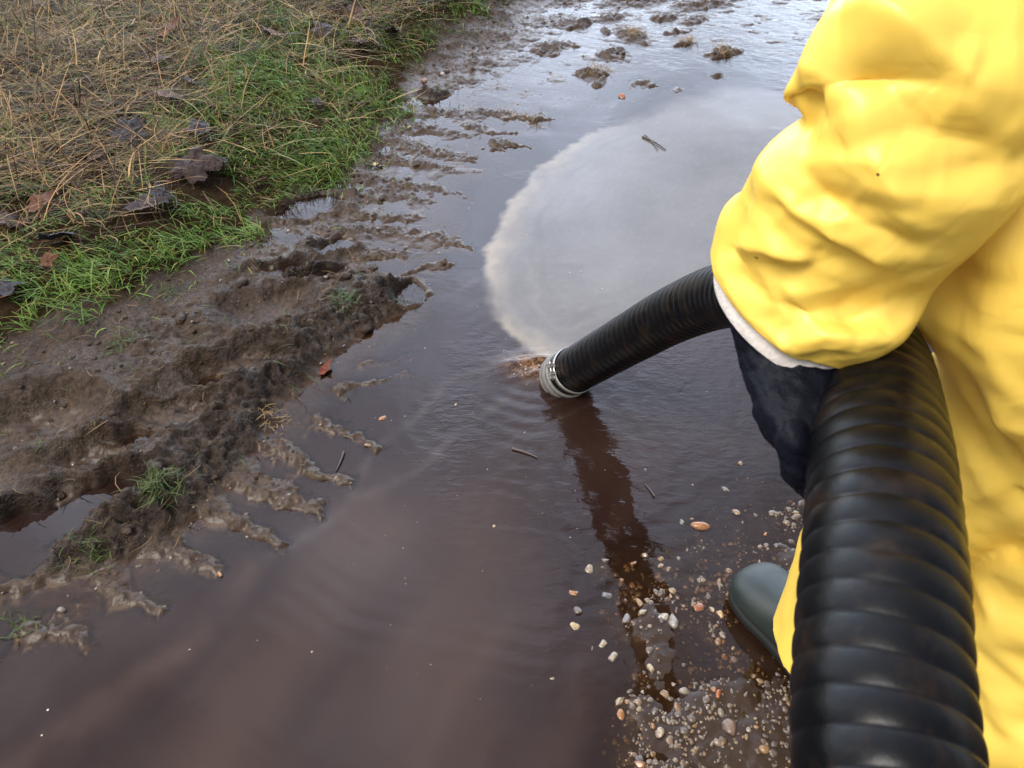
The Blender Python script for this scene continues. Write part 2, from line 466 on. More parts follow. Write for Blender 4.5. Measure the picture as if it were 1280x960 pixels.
# ripples
def streak(x, y, ang, fl, fs, seed):
    c, s = math.cos(ang), math.sin(ang)
    return fbm((x * c + y * s) * fl / fs, -x * s + y * c, fs, 3, seed)
calm = sstep(.75, 1.3, WY + .35 * WX)                      # near-left water is still
patch = sstep(.02, .5, fbm(wxf, wyf, 3.0, 4, 215))
refl = np.exp(-((WX - .19) / .20) ** 2 - ((WY - 1.10) / .36) ** 2)
amp = .00003 + .00042 * calm * (.08 + patch)
stirx = 1
rip = streak(ax, ay, -.35, 9, 26, 220) + .6 * fbm(ax, ay, 34, 2, 230)
wz = amp * rip * (1 - .85 * film) + refl * (.0022 * fbm(ax, ay, 17, 2, 232) + .0010 * fbm(ax, ay, 40, 2, 236)) * (1 - film)
swell = .0010 * fbm(ax, ay, 5.5, 2, 235) * calm
wz = wz + swell * (1 - .5 * film)
wz = wz + .00022 * np.exp(-rhose / .3) * np.sin(rhose * 2 * math.pi / .045 + 1.5 * fbm(wxf, wyf, 8, 2, 240)) * (1 - film * .7)
shoal_rip = sstep(3.1, 3.7, WY) + .6 * np.exp(-((WX - .45) / .3) ** 2 - ((WY - 1.35) / .25) ** 2)
wz = wz + .0012 * shoal_rip * streak(ax, ay, -.5, 14, 34, 245)
rbx = np.hypot(WX - BOIL_[0], WY - BOIL_[1]); ang = np.arctan2(WY - BOIL_[1], WX - BOIL_[0])
rw = rbx + .035 * fbm(wxf, wyf, 4, 3, 246)
fan = np.exp(-((ang + 1.9) / .75) ** 2) * sstep(.05, .16, rbx) * np.exp(-rbx / .38) * sstep(-.5, .5, fbm(wxf, wyf, 7, 3, 247))
wz = wz + .0011 * fan * np.sin(rw * 2 * math.pi / .047)
# boil where the hose sucks
BOIL = G(668, 458)[:2]
rb = np.hypot((WX - BOIL[0]) / 1.25, (WY - BOIL[1]) / .8)
boil = np.exp(-(rb / .055) ** 2)
wz = wz + boil * (.013 + .022 * streak(wxf, wyf, .25, 10, 34, 250) + .003 * fbm(wxf, wyf, 60, 2, 252)) 
# silt in the water
fl = lambda pts: Gxy(pts)
def trail(pts, w):
    dd, _ = seg_dist((wxf + .03 * fbm(wxf, wyf, 5, 3, 260)).ravel(), (wyf + .03 * fbm(wxf, wyf, 5, 3, 263)).ravel(), fl(pts))
    return np.exp(-(dd.reshape(WX.shape) / w) ** 2)
pale = .22 * trail([(690, 462), (600, 520), (520, 590), (452, 622), (400, 660), (330, 705)], .015)
pale += .2 * trail([(655, 440), (560, 480), (470, 560), (440, 620)], .012)
pale += .2 * trail([(600, 345), (530, 390), (480, 440)], .012)
pale += .05 * trail([(690, 560), (668, 640), (650, 700)], .014)
brown = .9 * trail([(300, 720), (240, 810), (160, 860), (60, 930), (-40, 1000)], .035) * (.6 + .8 * fbm(wxf, wyf, 12, 3, 266))
brown += .7 * trail([(470, 660), (400, 760), (330, 850), (260, 960)], .09)
brown += .55 * trail([(600, 640), (560, 780), (520, 960)], .10)
brown += .55 * np.clip(streak(ax, ay, 1.05, 1.6, 7, 275), 0, 1)
brown += .4 * fbm(ax * 1.0 + ay * .6, ay - ax * .5, 2.2, 3, 270)
brown += .25 * trail([(640, 700), (600, 860), (590, 1000)], .12)
deep = sstep(-.003, -.016, WH)                                   # turbidity from depth
streaks = streak(ax, ay, 1.15, 3, 16, 280)
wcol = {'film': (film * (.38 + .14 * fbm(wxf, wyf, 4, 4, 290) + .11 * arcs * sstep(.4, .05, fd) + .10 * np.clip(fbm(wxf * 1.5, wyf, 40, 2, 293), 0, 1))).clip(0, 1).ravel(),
        'rim': np.clip(rimd * (.75 + .5 * fbm(wxf, wyf, 30, 3, 295)), 0, 1).ravel(),
        'pale': np.clip(pale * (.6 + 1.0 * fbm(wxf, wyf, 14, 3, 298)), 0, 1).ravel(), 'silt': np.clip(brown, 0, 1).ravel(), 'turbid': deep.ravel(),
        'boil': np.clip(boil * 1.2, 0, 1).ravel(), 'stir': np.clip(.05 + (.08 + 1.1 * patch) * calm + .5 * refl + .8 * shoal_rip - .7 * film, .06, 2).ravel()}
wm, nt, bs, out = mat('muddy_water')
nt.nodes.remove(bs)
base = mixc(nt, attr(nt, 'silt'), (.0150, .0072, .0055), (.039, .0225, .0155))
base = mixc(nt, attr(nt, 'pale'), base, (.10, .085, .075))
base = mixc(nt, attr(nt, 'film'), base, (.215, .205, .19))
base = mixc(nt, attr(nt, 'rim'), base, (.25, .20, .135))
fo = noise(nt, 60, 4, .6, dist=1.2)
base = mixc(nt, attr(nt, 'boil'), base, mixc(nt, maprange(nt, fo.outputs['Fac'], .4, .62, 0, 1), (.035, .014, .006), (.16, .09, .045)))
vor = N(nt, 'ShaderNodeTexVoronoi', Scale=24.0)
tc = nt.nodes.new('ShaderNodeTexCoord'); nt.links.new(tc.outputs['Object'], vor.inputs['Vector'])
vn = noise(nt, 3.0, 2)
speck = nt.nodes.new('ShaderNodeMath'); speck.operation = 'LESS_THAN'
nt.links.new(vor.outputs['Distance'], speck.inputs[0])
nt.links.new(maprange(nt, vn.outputs['Fac'], .48, .75, 0.0, .07), speck.inputs[1])
base = mixc(nt, speck.outputs[0], base, (.42, .37, .30))
dif = N(nt, 'ShaderNodeBsdfDiffuse'); nt.links.new(base, dif.inputs['Color'])
tr = N(nt, 'ShaderNodeBsdfTransparent', Color=(.82, .68, .52, 1))
body = nt.nodes.new('ShaderNodeMixShader')
nt.links.new(attr(nt, 'turbid'), body.inputs[0]); nt.links.new(tr.outputs[0], body.inputs[1]); nt.links.new(dif.outputs[0], body.inputs[2])
mp = N(nt, 'ShaderNodeMapping'); mp.inputs['Rotation'].default_value = (0, 0, .4); mp.inputs['Scale'].default_value = (1, 2.4, 1)
nt.links.new(tc.outputs['Object'], mp.inputs['Vector'])
r1 = noise(nt, 30, 3, .5, vec=mp.outputs[0], dist=.6)
r2 = noise(nt, 85, 2, .5, vec=mp.outputs[0])
mul = nt.nodes.new('ShaderNodeMath'); mul.operation = 'MULTIPLY'
nt.links.new(r1.outputs['Fac'], mul.inputs[0]); nt.links.new(attr(nt, 'stir'), mul.inputs[1])
mul2 = nt.nodes.new('ShaderNodeMath'); mul2.operation = 'MULTIPLY'
nt.links.new(r2.outputs['Fac'], mul2.inputs[0]); nt.links.new(attr(nt, 'stir'), mul2.inputs[1])
nb = bump(nt, mul.outputs[0], .6, .0024)
nb = bump(nt, mul2.outputs[0], .35, .0007, nb)
gl = N(nt, 'ShaderNodeBsdfGlossy', Roughness=.02); nt.links.new(nb, gl.inputs['Normal'])
fr = N(nt, 'ShaderNodeFresnel', IOR=1.40); nt.links.new(nb, fr.inputs['Normal'])
fin = nt.nodes.new('ShaderNodeMixShader')
nt.links.new(fr.outputs[0], fin.inputs[0]); nt.links.new(body.outputs[0], fin.inputs[1]); nt.links.new(gl.outputs[0], fin.inputs[2])
nt.links.new(fin.outputs[0], out.inputs['Surface'])
water = obj('water', np_mesh('water', np.stack([WX, WY, wz], -1).reshape(-1, 3), grid_faces(len(wys), len(wxs)), wm, True, wcol))
tag(water, kind='structure')

# ------------------------------------------------------------------ grass and straw (nobody could count them)
def blades(base, az, L, W, tilt, curl, col, K=5, side=None):
    """ribbons that start at base, rise by tilt (radians above horizontal) and bend down by curl"""
    n = len(base)
    V = np.zeros((n, K, 2, 3)); side = np.zeros(n) if side is None else side
    pos = base.copy(); ds = L / (K - 1)
    for k in range(K):
        t = k / (K - 1)
        a = tilt - curl * t; b = az + side * t
        dirv = np.stack([np.cos(a) * np.cos(b), np.cos(a) * np.sin(b), np.sin(a)], -1)
        wv = np.stack([-np.sin(b), np.cos(b), np.zeros(n)], -1)
        w = W * (1 - t ** 2 * .92) * (.7 + .3 * min(1, t * 4)) * .5
        V[:, k, 0] = pos - wv * w[:, None]; V[:, k, 1] = pos + wv * w[:, None]
        pos = pos + dirv * ds[:, None]
    idx = np.arange(n * K * 2).reshape(n, K, 2)
    F = np.stack([idx[:, :-1, 0], idx[:, :-1, 1], idx[:, 1:, 1], idx[:, 1:, 0]], -1).reshape(-1, 4)
    C = np.repeat(col, K * 2, axis=0)
    return V.reshape(-1, 3), F, C

def blade_mat(name, rough=.45, trans=.25):
    m, nt, bs, out = mat(name)
    c = attr(nt, 'tint', 'Color')
    nt.links.new(c, bs.inputs['Base Color']); bs.inputs['Roughness'].default_value = rough; bs.inputs['Specular IOR Level'].default_value = .18
    tl = N(nt, 'ShaderNodeBsdfTranslucent'); nt.links.new(c, tl.inputs['Color'])
    mx = N(nt, 'ShaderNodeMixShader', Fac=trans)
    nt.links.new(bs.outputs[0], mx.inputs[1]); nt.links.new(tl.outputs[0], mx.inputs[2]); nt.links.new(mx.outputs[0], out.inputs['Surface'])
    return m
GREEN = blade_mat('grass_blade'); STRAW = blade_mat('dry_straw', .6, .15)

DK, BL, BR, OR, TN = (.040, .023, .020), (.045, .043, .055), (.085, .040, .024), (.14, .055, .026), (.2, .12, .06)
LEAVES = [(238, 214, .085, DK, .2, 'largest dark plum brown leaf spread flat in the middle of the verge'),
          (270, 208, .05, DK, 1.0, 'curled dark leaf overlapping the largest dark leaf'),
          (176, 262, .06, DK, .4, 'dark folded leaf lying on green grass near the mud'),
          (205, 256, .045, BL, 1.9, 'small slate coloured leaf touching the folded dark leaf'),
          (114, 206, .045, OR, 1.2, 'reddish brown upright leaf in straw left of the largest dark leaf'),
          (72, 303, .06, BL, 1.5, 'blue black leaf standing on edge by the left grass'),
          (158, 168, .065, BL, .9, 'slate grey leaf among straw above the reddish leaf'),
          (252, 166, .05, BL, 2.4, 'glossy blue black leaf right of the bright grass tuft'),
          (208, 122, .05, (.22, .15, .13), .3, 'pinkish grey leaf scrap in the straw'),
          (238, 104, .045, BL, 2.0, 'pale slate leaf above the pinkish grey scrap'),
          (210, 45, .06, OR, .8, 'orange brown leaf in the straw near the top edge'),
          (192, 74, .05, BR, .1, 'brown leaf beneath the orange brown leaf at the top'),
          (6, 280, .06, BR, 1.7, 'brown leaf cut by the left frame edge'),
          (4, 368, .05, BL, .5, 'dark leaf low on the left frame edge'),
          (48, 262, .05, OR, .9, 'russet leaf tucked under straw near the left edge'),
          (440, 18, .07, BR, .4, 'brown leaf in grass at the top beside the mud'),
          (492, 60, .05, DK, 1.4, 'black brown leaf standing at the top edge of the mud'),
          (405, 42, .06, DK, 2.2, 'dark leaf in long grass near the top of the verge'),
          (345, 48, .06, OR, 2.8, 'tan orange leaf in the straw at the top of the verge'),
          (395, 132, .04, DK, .3, 'small dark leaf among the brightest green grass'),
          (450, 60, .05, BR, 1.1, 'brown curled leaf below the brown leaf at the top'),
          (60, 330, .03, OR, .2, 'small orange leaf scrap under the blue black leaf'),
          (404, 462, .026, (.22, .06, .035), 1.0, 'small red leaf standing in the pool under the mud scarp')]
def clear_of_leaves(x, y, r):
    ok = np.ones(len(x), bool)
    for (px, py, sz, *_r) in LEAVES:
        c = G(px, py, .13)
        ok &= ~((np.hypot(x - c[0], y - c[1]) < sz * 1.25) & (r.random(len(x)) < .9))
    return ok
# green density blobs on the bank (px centre, half sizes m, weight)
GREENS = [(335, 120, .22, .34, 1.0), (410, 175, .20, .28, 1.0), (300, 190, .22, .14, .55), (240, 168, .10, .10, .9), (235, 290, .20, .12, 1.0), (170, 320, .16, .10, .6),
          (95, 345, .22, .10, 1.0), (60, 400, .2, .05, .8), (250, 250, .16, .08, .7), (20, 335, .14, .12, .7), (90, 385, .10, .07, .8), (300, 270, .12, .10, .7), (365, 60, .3, .3, .55),
          (440, 95, .2, .25, .7), (470, 40, .3, .3, .35), (150, 260, .12, .08, .4), (20, 270, .14, .10, .5), (310, 20, .3, .3, .4), (190, 40, .3, .25, .25), (500, 115, .06, .08, .7), (600, 5, .2, .2, .4)]
def green_w(x, y):
    w = np.zeros_like(x)
    for (px, py, a, b, k) in GREENS:
        w = np.maximum(w, k * np.exp(-aniso(x, y, px, py, a, b, .6, .1)))
    return w
n0 = 520000
bx = rng.uniform(-3.2, .9, n0); by = rng.uniform(.9, 5.2, n0)
vis = np.abs(bx) < .55 + .88 * by
bx, by = bx[vis], by[vis]
dgl, sg = seg_dist(bx, by, GRASSLINE); dgl = np.where(sg > 0, dgl, -dgl) + .15 * fbm(bx, by, 7, 4, 110)
gw = green_w(bx, by)
tuft = .5 + .9 * fbm(bx, by, 16, 3, 310)
p_green = np.clip(gw * 1.25 * np.clip(tuft + .25, 0, 1.3) + .34 * np.clip(tuft - .2, 0, 1), 0, 1) * sstep(-.05, .05, dgl) + .03 * sstep(-.4, 0, dgl) * (tuft > .55)
edge_green = .35 * sstep(.0, .06, dgl) * sstep(.28, .08, dgl)
keep = rng.random(len(bx)) < np.clip(p_green + edge_green * .7 * np.clip(tuft, 0, 1), 0, 1) * .55
keep &= clear_of_leaves(bx, by - .0, rng)
gx, gy = bx[keep], by[keep]
n = len(gx)
dk = dgl[keep]
comb = 1.6 * fbm(gx, gy, 4, 2, 320)
az = -2.2 + comb + rng.normal(0, .9, n)
L = rng.gamma(6, .0105, n) * (.65 + .5 * np.clip(gw[keep], 0, 1)); L = np.clip(L, .02, .13)
hue = np.clip(rng.normal(.5, .25, n) + .5 * fbm(gx, gy, 6, 2, 330), 0, 1)[:, None]
col = (1 - hue) * np.array([.045, .110, .018]) + hue * np.array([.20, .30, .055])
yel = (rng.random(n) < .10)[:, None]
col = np.where(yel, np.array([.30, .24, .08]), col) * rng.uniform(.75, 1.2, (n, 1))
V, F, C = blades(np.stack([gx, gy, z_at(gx, gy) - .003], -1), az, L, rng.uniform(.0022, .0045, n), rng.uniform(.35, 1.35, n), rng.uniform(.3, 1.6, n), col, 5, rng.normal(0, .35, n))
o = obj('grass', np_mesh('grass', V, F, GREEN, True, {'tint': C})); tag(o, 'short green grass growing in patches on the verge beside the mud', 'grass', kind='stuff')
print('grass blades', n)

ps = np.clip(1.10 - 1.5 * gw, .06, 1) * sstep(.02, .30, dgl) * (.55 + .7 * np.clip(.5 + fbm(bx, by, 7, 3, 340), 0, 1))
keep = rng.random(len(bx)) < ps * .155 * np.clip(.35 + 1.6 * (.5 + fbm(bx, by, 13, 3, 345)), .1, 2) * np.clip(.35 + 1.5 * (.5 + fbm(bx, by, 4.5, 3, 347)), .25, 1.7)
keep &= clear_of_leaves(bx, by, rng)
sx, sy = bx[keep], by[keep]; n = len(sx)
az = np.where(rng.random(n) < .55, .25, 2.3) + 1.2 * fbm(sx, sy, 3, 2, 350) + rng.normal(0, .7, n)
L = np.clip(rng.gamma(4, .035, n), .04, .34)
up = rng.random(n)
tilt = np.where(up < .12, rng.uniform(.5, 1.2, n), rng.uniform(.0, .40, n))
zz = z_at(sx, sy) + rng.uniform(.002, .040, n)
hue = rng.random((n, 1)) ** 1.3
col = (1 - hue) * np.array([.065, .034, .013]) + hue * np.array([.45, .30, .13])
col = col * (.7 + .5 * np.clip(.5 + fbm(sx, sy, 5, 2, 360), 0, 1))[:, None]
dark = (rng.random(n) < .26)[:, None]
rust = np.clip(.5 + 1.4 * fbm(sx, sy, 2.6, 3, 365), 0, 1)[:, None]
col = col * (1 - .55 * rust) + .55 * rust * col * np.array([.72, .52, .42])
olive = (rng.random(n) < .20)[:, None]
col = np.where(olive, np.array([.085, .095, .022]) * rng.uniform(.6, 1.5, (n, 1)), col)
col = np.where(dark, np.array([.022, .013, .008]), col)
V, F, C = blades(np.stack([sx, sy, zz], -1), az, L, rng.gamma(4, .0007, n).clip(.0012, .006), tilt, rng.uniform(-.1, .9, n) * np.where(up < .12, 1.0, .7), col, 5, rng.normal(0, .5, n))
o = obj('dead_grass', np_mesh('dead_grass', V, F, STRAW, True, {'tint': C})); tag(o, 'matted dry straw coloured dead grass lying over the verge', 'dead grass', kind='stuff')
print('straw', n)

# bits of straw, root and twig trodden into the mud and floating
n1 = 30000
mx_ = rng.uniform(-2.6, 1.2, n1); my_ = rng.uniform(.4, 4.6, n1)
hh, gr, gv, dl, dgx = terrain(mx_, my_, True)
k = ((dl > -.05) & (gr < .5) & (hh > .002)) | ((hh > .002) & (my_ > 2.2))
k &= (rng.random(n1) < .30)
mx_, my_, hh = mx_[k], my_[k], hh[k]; n = len(mx_)
col = np.where((rng.random(n) < .45)[:, None], np.array([.13, .085, .04]), np.array([.03, .019, .012])) * rng.uniform(.6, 1.3, (n, 1))
col = np.where((rng.random(n) < .18)[:, None], np.array([.06, .085, .02]), col)
V, F, C = blades(np.stack([mx_, my_, hh + .003], -1), rng.uniform(0, 6.28, n), rng.uniform(.012, .07, n), rng.uniform(.0012, .003, n), rng.uniform(-.05, .5, n), rng.uniform(0, .9, n), col, 4, rng.normal(0, 1.3, n))
o = obj('plant_litter', np_mesh('plant_litter', V, F, STRAW, True, {'tint': C})); tag(o, 'broken stems and rootlets trodden into the churned mud', 'litter', kind='stuff')

# ------------------------------------------------------------------ stones
def ico(sub):
    bm = bmesh.new(); bmesh.ops.create_icosphere(bm, subdivisions=sub, radius=1.0)
    V = np.array([v.co[:] for v in bm.verts]); F = np.array([[v.index for v in f.verts] for f in bm.faces]); bm.free()
    return V, F
ICO2, FI2 = ico(2); ICO3, FI3 = ico(3)
PAL = np.array([[.34, .25, .15], [.40, .22, .09], [.22, .18, .15], [.12, .10, .09], [.36, .32, .26], [.17, .11, .075], [.28, .21, .14], [.09, .085, .09], [.33, .14, .05]])
PALW = np.array([.15, .08, .17, .15, .08, .17, .12, .06, .02])

def stone_shape(V, r, lump=.25, facet=.0):
    V = V.copy()
    for _ in range(4):
        d = r.normal(size=3); d /= np.linalg.norm(d)
        V = V + V * (lump * .5 * np.tanh(2.5 * (V @ d)))[:, None] * .5
    for _ in range(9):                                  # knapped flats
        d = r.normal(size=3); d /= np.linalg.norm(d); c = r.uniform(.42, .85)
        q = V @ d; V = V - np.outer(np.clip(q - c, 0, None) * .92, d)
    return V * np.array([1.0, r.uniform(.62, .95), r.uniform(.42, .7)])

sm, nt, bs, out = mat('flint_stone')
oi = nt.nodes.new('ShaderNodeObjectInfo')
sn = noise(nt, 2.2, 5, .6)
c = mixc(nt, maprange(nt, sn.outputs['Fac'], .35, .65, 0, .85), oi.outputs['Color'], (.085, .055, .035), 'MIX')
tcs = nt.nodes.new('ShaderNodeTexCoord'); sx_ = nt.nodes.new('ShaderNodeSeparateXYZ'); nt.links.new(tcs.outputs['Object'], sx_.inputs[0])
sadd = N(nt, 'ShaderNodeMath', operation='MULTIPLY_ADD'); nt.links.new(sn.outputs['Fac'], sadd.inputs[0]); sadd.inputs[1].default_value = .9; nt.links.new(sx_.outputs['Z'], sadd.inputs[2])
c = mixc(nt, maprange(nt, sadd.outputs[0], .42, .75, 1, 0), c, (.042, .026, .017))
nt.links.new(c, bs.inputs['Base Color']); bs.inputs['Roughness'].default_value = .24
gsm, nt, bs, out = mat('gravel_stone')
sn = noise(nt, 90, 4, .6)
c = mixc(nt, maprange(nt, sn.outputs['Fac'], .4, .7, 0, .6), attr(nt, 'tint', 'Color'), (.10, .07, .05))
nt.links.new(c, bs.inputs['Base Color']); bs.inputs['Roughness'].default_value = .3

# fine gravel
n0 = 42000
qx = rng.uniform(.0, 1.1, n0); qy = rng.uniform(.25, 1.35, n0)
hh, gr, gv, dl, _ = terrain(qx, qy, True)
pr = gv * np.clip((hh + .011) / .012, .03, 1) * np.clip(.35 + 1.1 * fbm(qx, qy, 9, 3, 400), .08, 1)
k = rng.random(n0) < pr
qx, qy, hh = qx[k], qy[k], hh[k]
# scattered stones elsewhere: lug ends, left shallows, far shoals
n1 = 9000
ex = rng.uniform(-1.9, 1.3, n1); ey = rng.uniform(.4, 4.5, n1)
h1, g1, v1, d1, _ = terrain(ex, ey, True)
pe = np.where((h1 > -.012) & (g1 < .4), .16, 0) + np.where((h1 > -.005) & (h1 < .014) & (d1 < .02), .55, 0)
k = rng.random(n1) < pe * (.3 + .9 * np.clip(.5 + fbm(ex, ey, 6, 2, 410), 0, 1))
qx = np.concatenate([qx, ex[k]]); qy = np.concatenate([qy, ey[k]]); hh = np.concatenate([hh, h1[k]])
n = len(qx); print('gravel', n)
siz = np.clip(rng.lognormal(math.log(.0036), .5, n), .0016, .0105)
protos = [stone_shape(ICO2, np.random.default_rng(500 + i)) for i in range(12)]
Vs = []; 
for i in range(n):
    a = rng.uniform(0, 6.28); ca, sa = math.cos(a), math.sin(a)
    p = protos[i % 12] * siz[i]
    Vs.append(np.stack([p[:, 0] * ca - p[:, 1] * sa, p[:, 0] * sa + p[:, 1] * ca, p[:, 2]], -1) + np.array([qx[i], qy[i], hh[i] + siz[i] * .05]))
V = np.concatenate(Vs); F = (FI2[None] + (np.arange(n) * len(ICO2))[:, None, None]).reshape(-1, 3)
tint = PAL[rng.choice(9, n, p=PALW)] * rng.uniform(.4, .95, (n, 1))
tint = tint * .58 + .42 * np.array([.05, .032, .02])
o = obj('gravel', np_mesh('gravel', V, F, gsm, True, {'tint': np.repeat(tint, len(ICO2), 0)}))
tag(o, 'fine wet brown and grey gravel spread through the shallow muddy water', 'gravel', kind='stuff')

# crumbs of mud on the bank
n0 = 26000
cx_ = rng.uniform(-2.4, .9, n0); cy_ = rng.uniform(.9, 4.6, n0)
hh, gr, gv, dl, dgx = terrain(cx_, cy_, True)
k = (hh > .004) & (gr < .6) & (rng.random(n0) < .07 + .6 * np.clip(fbm(cx_, cy_, 5, 3, 430), 0, 1))
cx_, cy_, hh = cx_[k], cy_[k], hh[k]; n = len(cx_)
siz = np.clip(rng.lognormal(math.log(.0042), .55, n), .002, .018)
rough = []
for i in range(10):
    r = np.random.default_rng(560 + i); q = ICO2 * (1 + .35 * fbm(ICO2[:, 0] * 1.3 + i, ICO2[:, 1] * 1.3 + ICO2[:, 2] * .9, 1.4, 3, 440 + i))[:, None]
    rough.append(q * np.array([1.2, .85, .6]))
Vs = []
for i in range(n):
    a = rng.uniform(0, 6.28); ca, sa = math.cos(a), math.sin(a); p = rough[i % 10] * siz[i]
    Vs.append(np.stack([p[:, 0] * ca - p[:, 1] * sa, p[:, 0] * sa + p[:, 1] * ca, p[:, 2]], -1) + np.array([cx_[i], cy_[i], hh[i] + siz[i] * .1]))
F = (FI2[None] + (np.arange(n) * len(ICO2))[:, None, None]).reshape(-1, 3)
o = obj('mud_crumbs', np_mesh('mud_crumbs', np.concatenate(Vs), F, gm_, True, {'gravel': np.zeros(n * len(ICO2))}))
tag(o, 'crumbs and small clods of dark wet mud on the churned bank', 'mud', kind='stuff'); print('crumbs', n)
# foam bubbles round the hose mouth and adrift
FM, nt, bs, out = mat('foam'); bs.inputs['Base Color'].default_value = (.22, .16, .11, 1); bs.inputs['Roughness'].default_value = .12
n = 190
fa = rng.normal(0, 1, (n, 2)) * np.where(np.arange(n)[:, None] < 110, np.array([[.050, .022]]), np.array([[.45, .4]])) + np.where(np.arange(n)[:, None] < 110, BOIL + np.array([.015, -.012]), np.array([.0, 1.2]))
fz = np.zeros(n)
rb_ = np.hypot((fa[:, 0] - BOIL[0]) / 1.25, (fa[:, 1] - BOIL[1]) / .8); fz = .010 * np.exp(-(rb_ / .055) ** 2)
ok = (z_at(fa[:, 0], fa[:, 1]) < -.004); fa, fz = fa[ok], fz[ok]; n = len(fa)
fr_ = np.clip(rng.lognormal(math.log(.0013), .5, n), .0006, .004)
V = np.concatenate([ICO2 * fr_[i] * np.array([1, 1, .7]) + np.array([fa[i, 0], fa[i, 1], fz[i]]) for i in range(n)])
o = obj('foam', np_mesh('foam', V, (FI2[None] + (np.arange(n) * len(ICO2))[:, None, None]).reshape(-1, 3), FM))
tag(o, 'specks of brown foam bubbling round the hose mouth', 'foam', kind='stuff')

# pebbles one can pick out: px, size m (half length), colour, label
TAN, ORANGE, GREY, WHITE, DARK, BRN = (.25, .16, .08), (.31, .125, .038), (.115, .10, .09), (.29, .235, .165), (.07, .06, .055), (.20, .12, .075)
RUST = (.28, .085, .03)
PEB = [(876, 656, .024, ORANGE, 'large smooth orange pebble lying alone in shallow water left of the hose'),
       (852, 651, .011, GREY, 'small grey pebble touching the left end of the large orange pebble'),
       (921, 639, .012, TAN, 'pale tan angular pebble behind the large orange pebble'),
       (957, 667, .008, ORANGE, 'little orange pebble between the large orange pebble and the yellow trouser leg'),
       (907, 611, .013, DARK, 'dark wet stone alone in water below the gloved hand'),
       (926, 579, .009, TAN, 'single tan pebble in open water just below the glove'),
       (738, 709, .015, WHITE, 'white topped upright pebble at the left edge of the gravel shoal'),
       (757, 700, .012, GREY, 'grey pebble standing behind the white topped pebble'),
       (718, 740, .014, ORANGE, 'orange brown chipped pebble left of the dark hose reflection'),
       (757, 742, .017, (.13, .15, .17), 'rounded blue grey stone in the middle of the dark reflection'),
       (791, 703, .013, (.32, .18, .09), 'brown orange pebble on the right edge of the dark reflection'),
       (805, 693, .010, TAN, 'tan pebble at the top of the gravel beside the dark reflection'),
       (826, 706, .009, WHITE, 'white pebble right of the brown orange pebble'),
       (799, 752, .014, TAN, 'tall tan pebble in the chain of stones crossing the reflection'),
       (804, 765, .011, WHITE, 'cream pebble just below the tall tan pebble'),
       (723, 763, .013, DARK, 'dark stone half under water left of the dark reflection'),
       (718, 780, .014, (.45, .34, .18), 'yellowish knobbly pebble at the left end of the gravel'),
       (785, 773, .016, GREY, 'grey flint inside the lower dark reflection'),
       (754, 803, .014, WHITE, 'pale flat pebble below the lower dark reflection'),
       (765, 821, .018, (.30, .25, .2), 'broad grey brown stone below the lower dark reflection'),
       (740, 811, .011, GREY, 'small dull grey stone left of the broad grey brown stone'),
       (774, 877, .012, WHITE, 'bright white oval pebble alone near the bottom of the picture'),
       (776, 892, .013, ORANGE, 'orange pebble just under the bright white oval pebble'),
       (690, 848, .006, WHITE, 'tiny white pebble alone in open brown water left of the gravel'),
       (843, 775, .020, (.24, .22, .19), 'large dull grey stone in the middle of the gravel shoal'),
       (830, 770, .014, (.36, .32, .27), 'pale stone leaning on the large dull grey stone'),
       (872, 758, .016, RUST, 'rusty red split stone left of the boot'),
       (891, 760, .010, WHITE, 'small white pebble touching the boot toe side'),
       (900, 766, .013, (.50, .33, .16), 'golden pebble beside the white pebble at the boot'),
       (814, 836, .014, (.38, .32, .22), 'cream brown stone in the lower gravel below the dull grey stone'),
       (833, 866, .014, (.27, .17, .09), 'brown pebble in the strip of gravel running down to the frame edge'),
       (848, 885, .013, BRN, 'dark brown stone at the lower corner of the still pool beside the boot'),
       (950, 851, .009, TAN, 'tan pebble in the dark water under the boot sole'),
       (898, 868, .012, RUST, 'reddish pebble in the shadowed gravel below the boot'),
       (800, 954, .012, ORANGE, 'orange pebble at the bottom edge of the frame'),
       (825, 915, .012, WHITE, 'whitish pebble in the gravel just above the bottom edge'),
       (912, 910, .020, (.16, .11, .085), 'big brown cobble in the shadowed gravel left of the hose'),
       (1003, 627, .016, GREY, 'grey stone between the glove tip and the trouser leg'),
       (995, 640, .011, WHITE, 'white stone by the trouser leg under the hose'),
       (866, 648, .009, BRN, 'brown chip behind the large orange pebble'),
       (422, 596, .012, WHITE, 'whitish pebble on the tip of a mud ridge'),
       (460, 556, .011, TAN, 'tan pebble at the end of the mud ridge nearest the hose mouth'),
       (478, 522, .013, ORANGE, 'light orange flake in the water beside the mud ridges'),
       (275, 718, .010, ORANGE, 'orange pebble in shallow water off the left mud ridges'),
       (236, 812, .005, (.5, .42, .3), 'cream pebble under the still dark water at lower left'),
       (777, 120, .020, RUST, 'red brick chip standing out of the far bright water'),
       (470, 205, .016, (.5, .28, .12), 'orange stone in the wet mud beside the grass edge'),
       (552, 92, .02, WHITE, 'white flint on the mud lump at the far bank'),
       (530, 100, .022, ORANGE, 'orange flint beside the white flint on the far bank'),
       (430, 240, .014, TAN, 'tan pebble in the tyre tread mud')]
pebmesh = []
for i in range(10):
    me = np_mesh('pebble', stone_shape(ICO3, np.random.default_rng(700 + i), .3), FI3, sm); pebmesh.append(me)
smooth_peb = np_mesh('pebble', ICO3 * np.array([1, .62, .55]) * (1 + .12 * fbm(ICO3[:, 0] + 3, ICO3[:, 1] + ICO3[:, 2], .9, 2, 444))[:, None], FI3, sm)
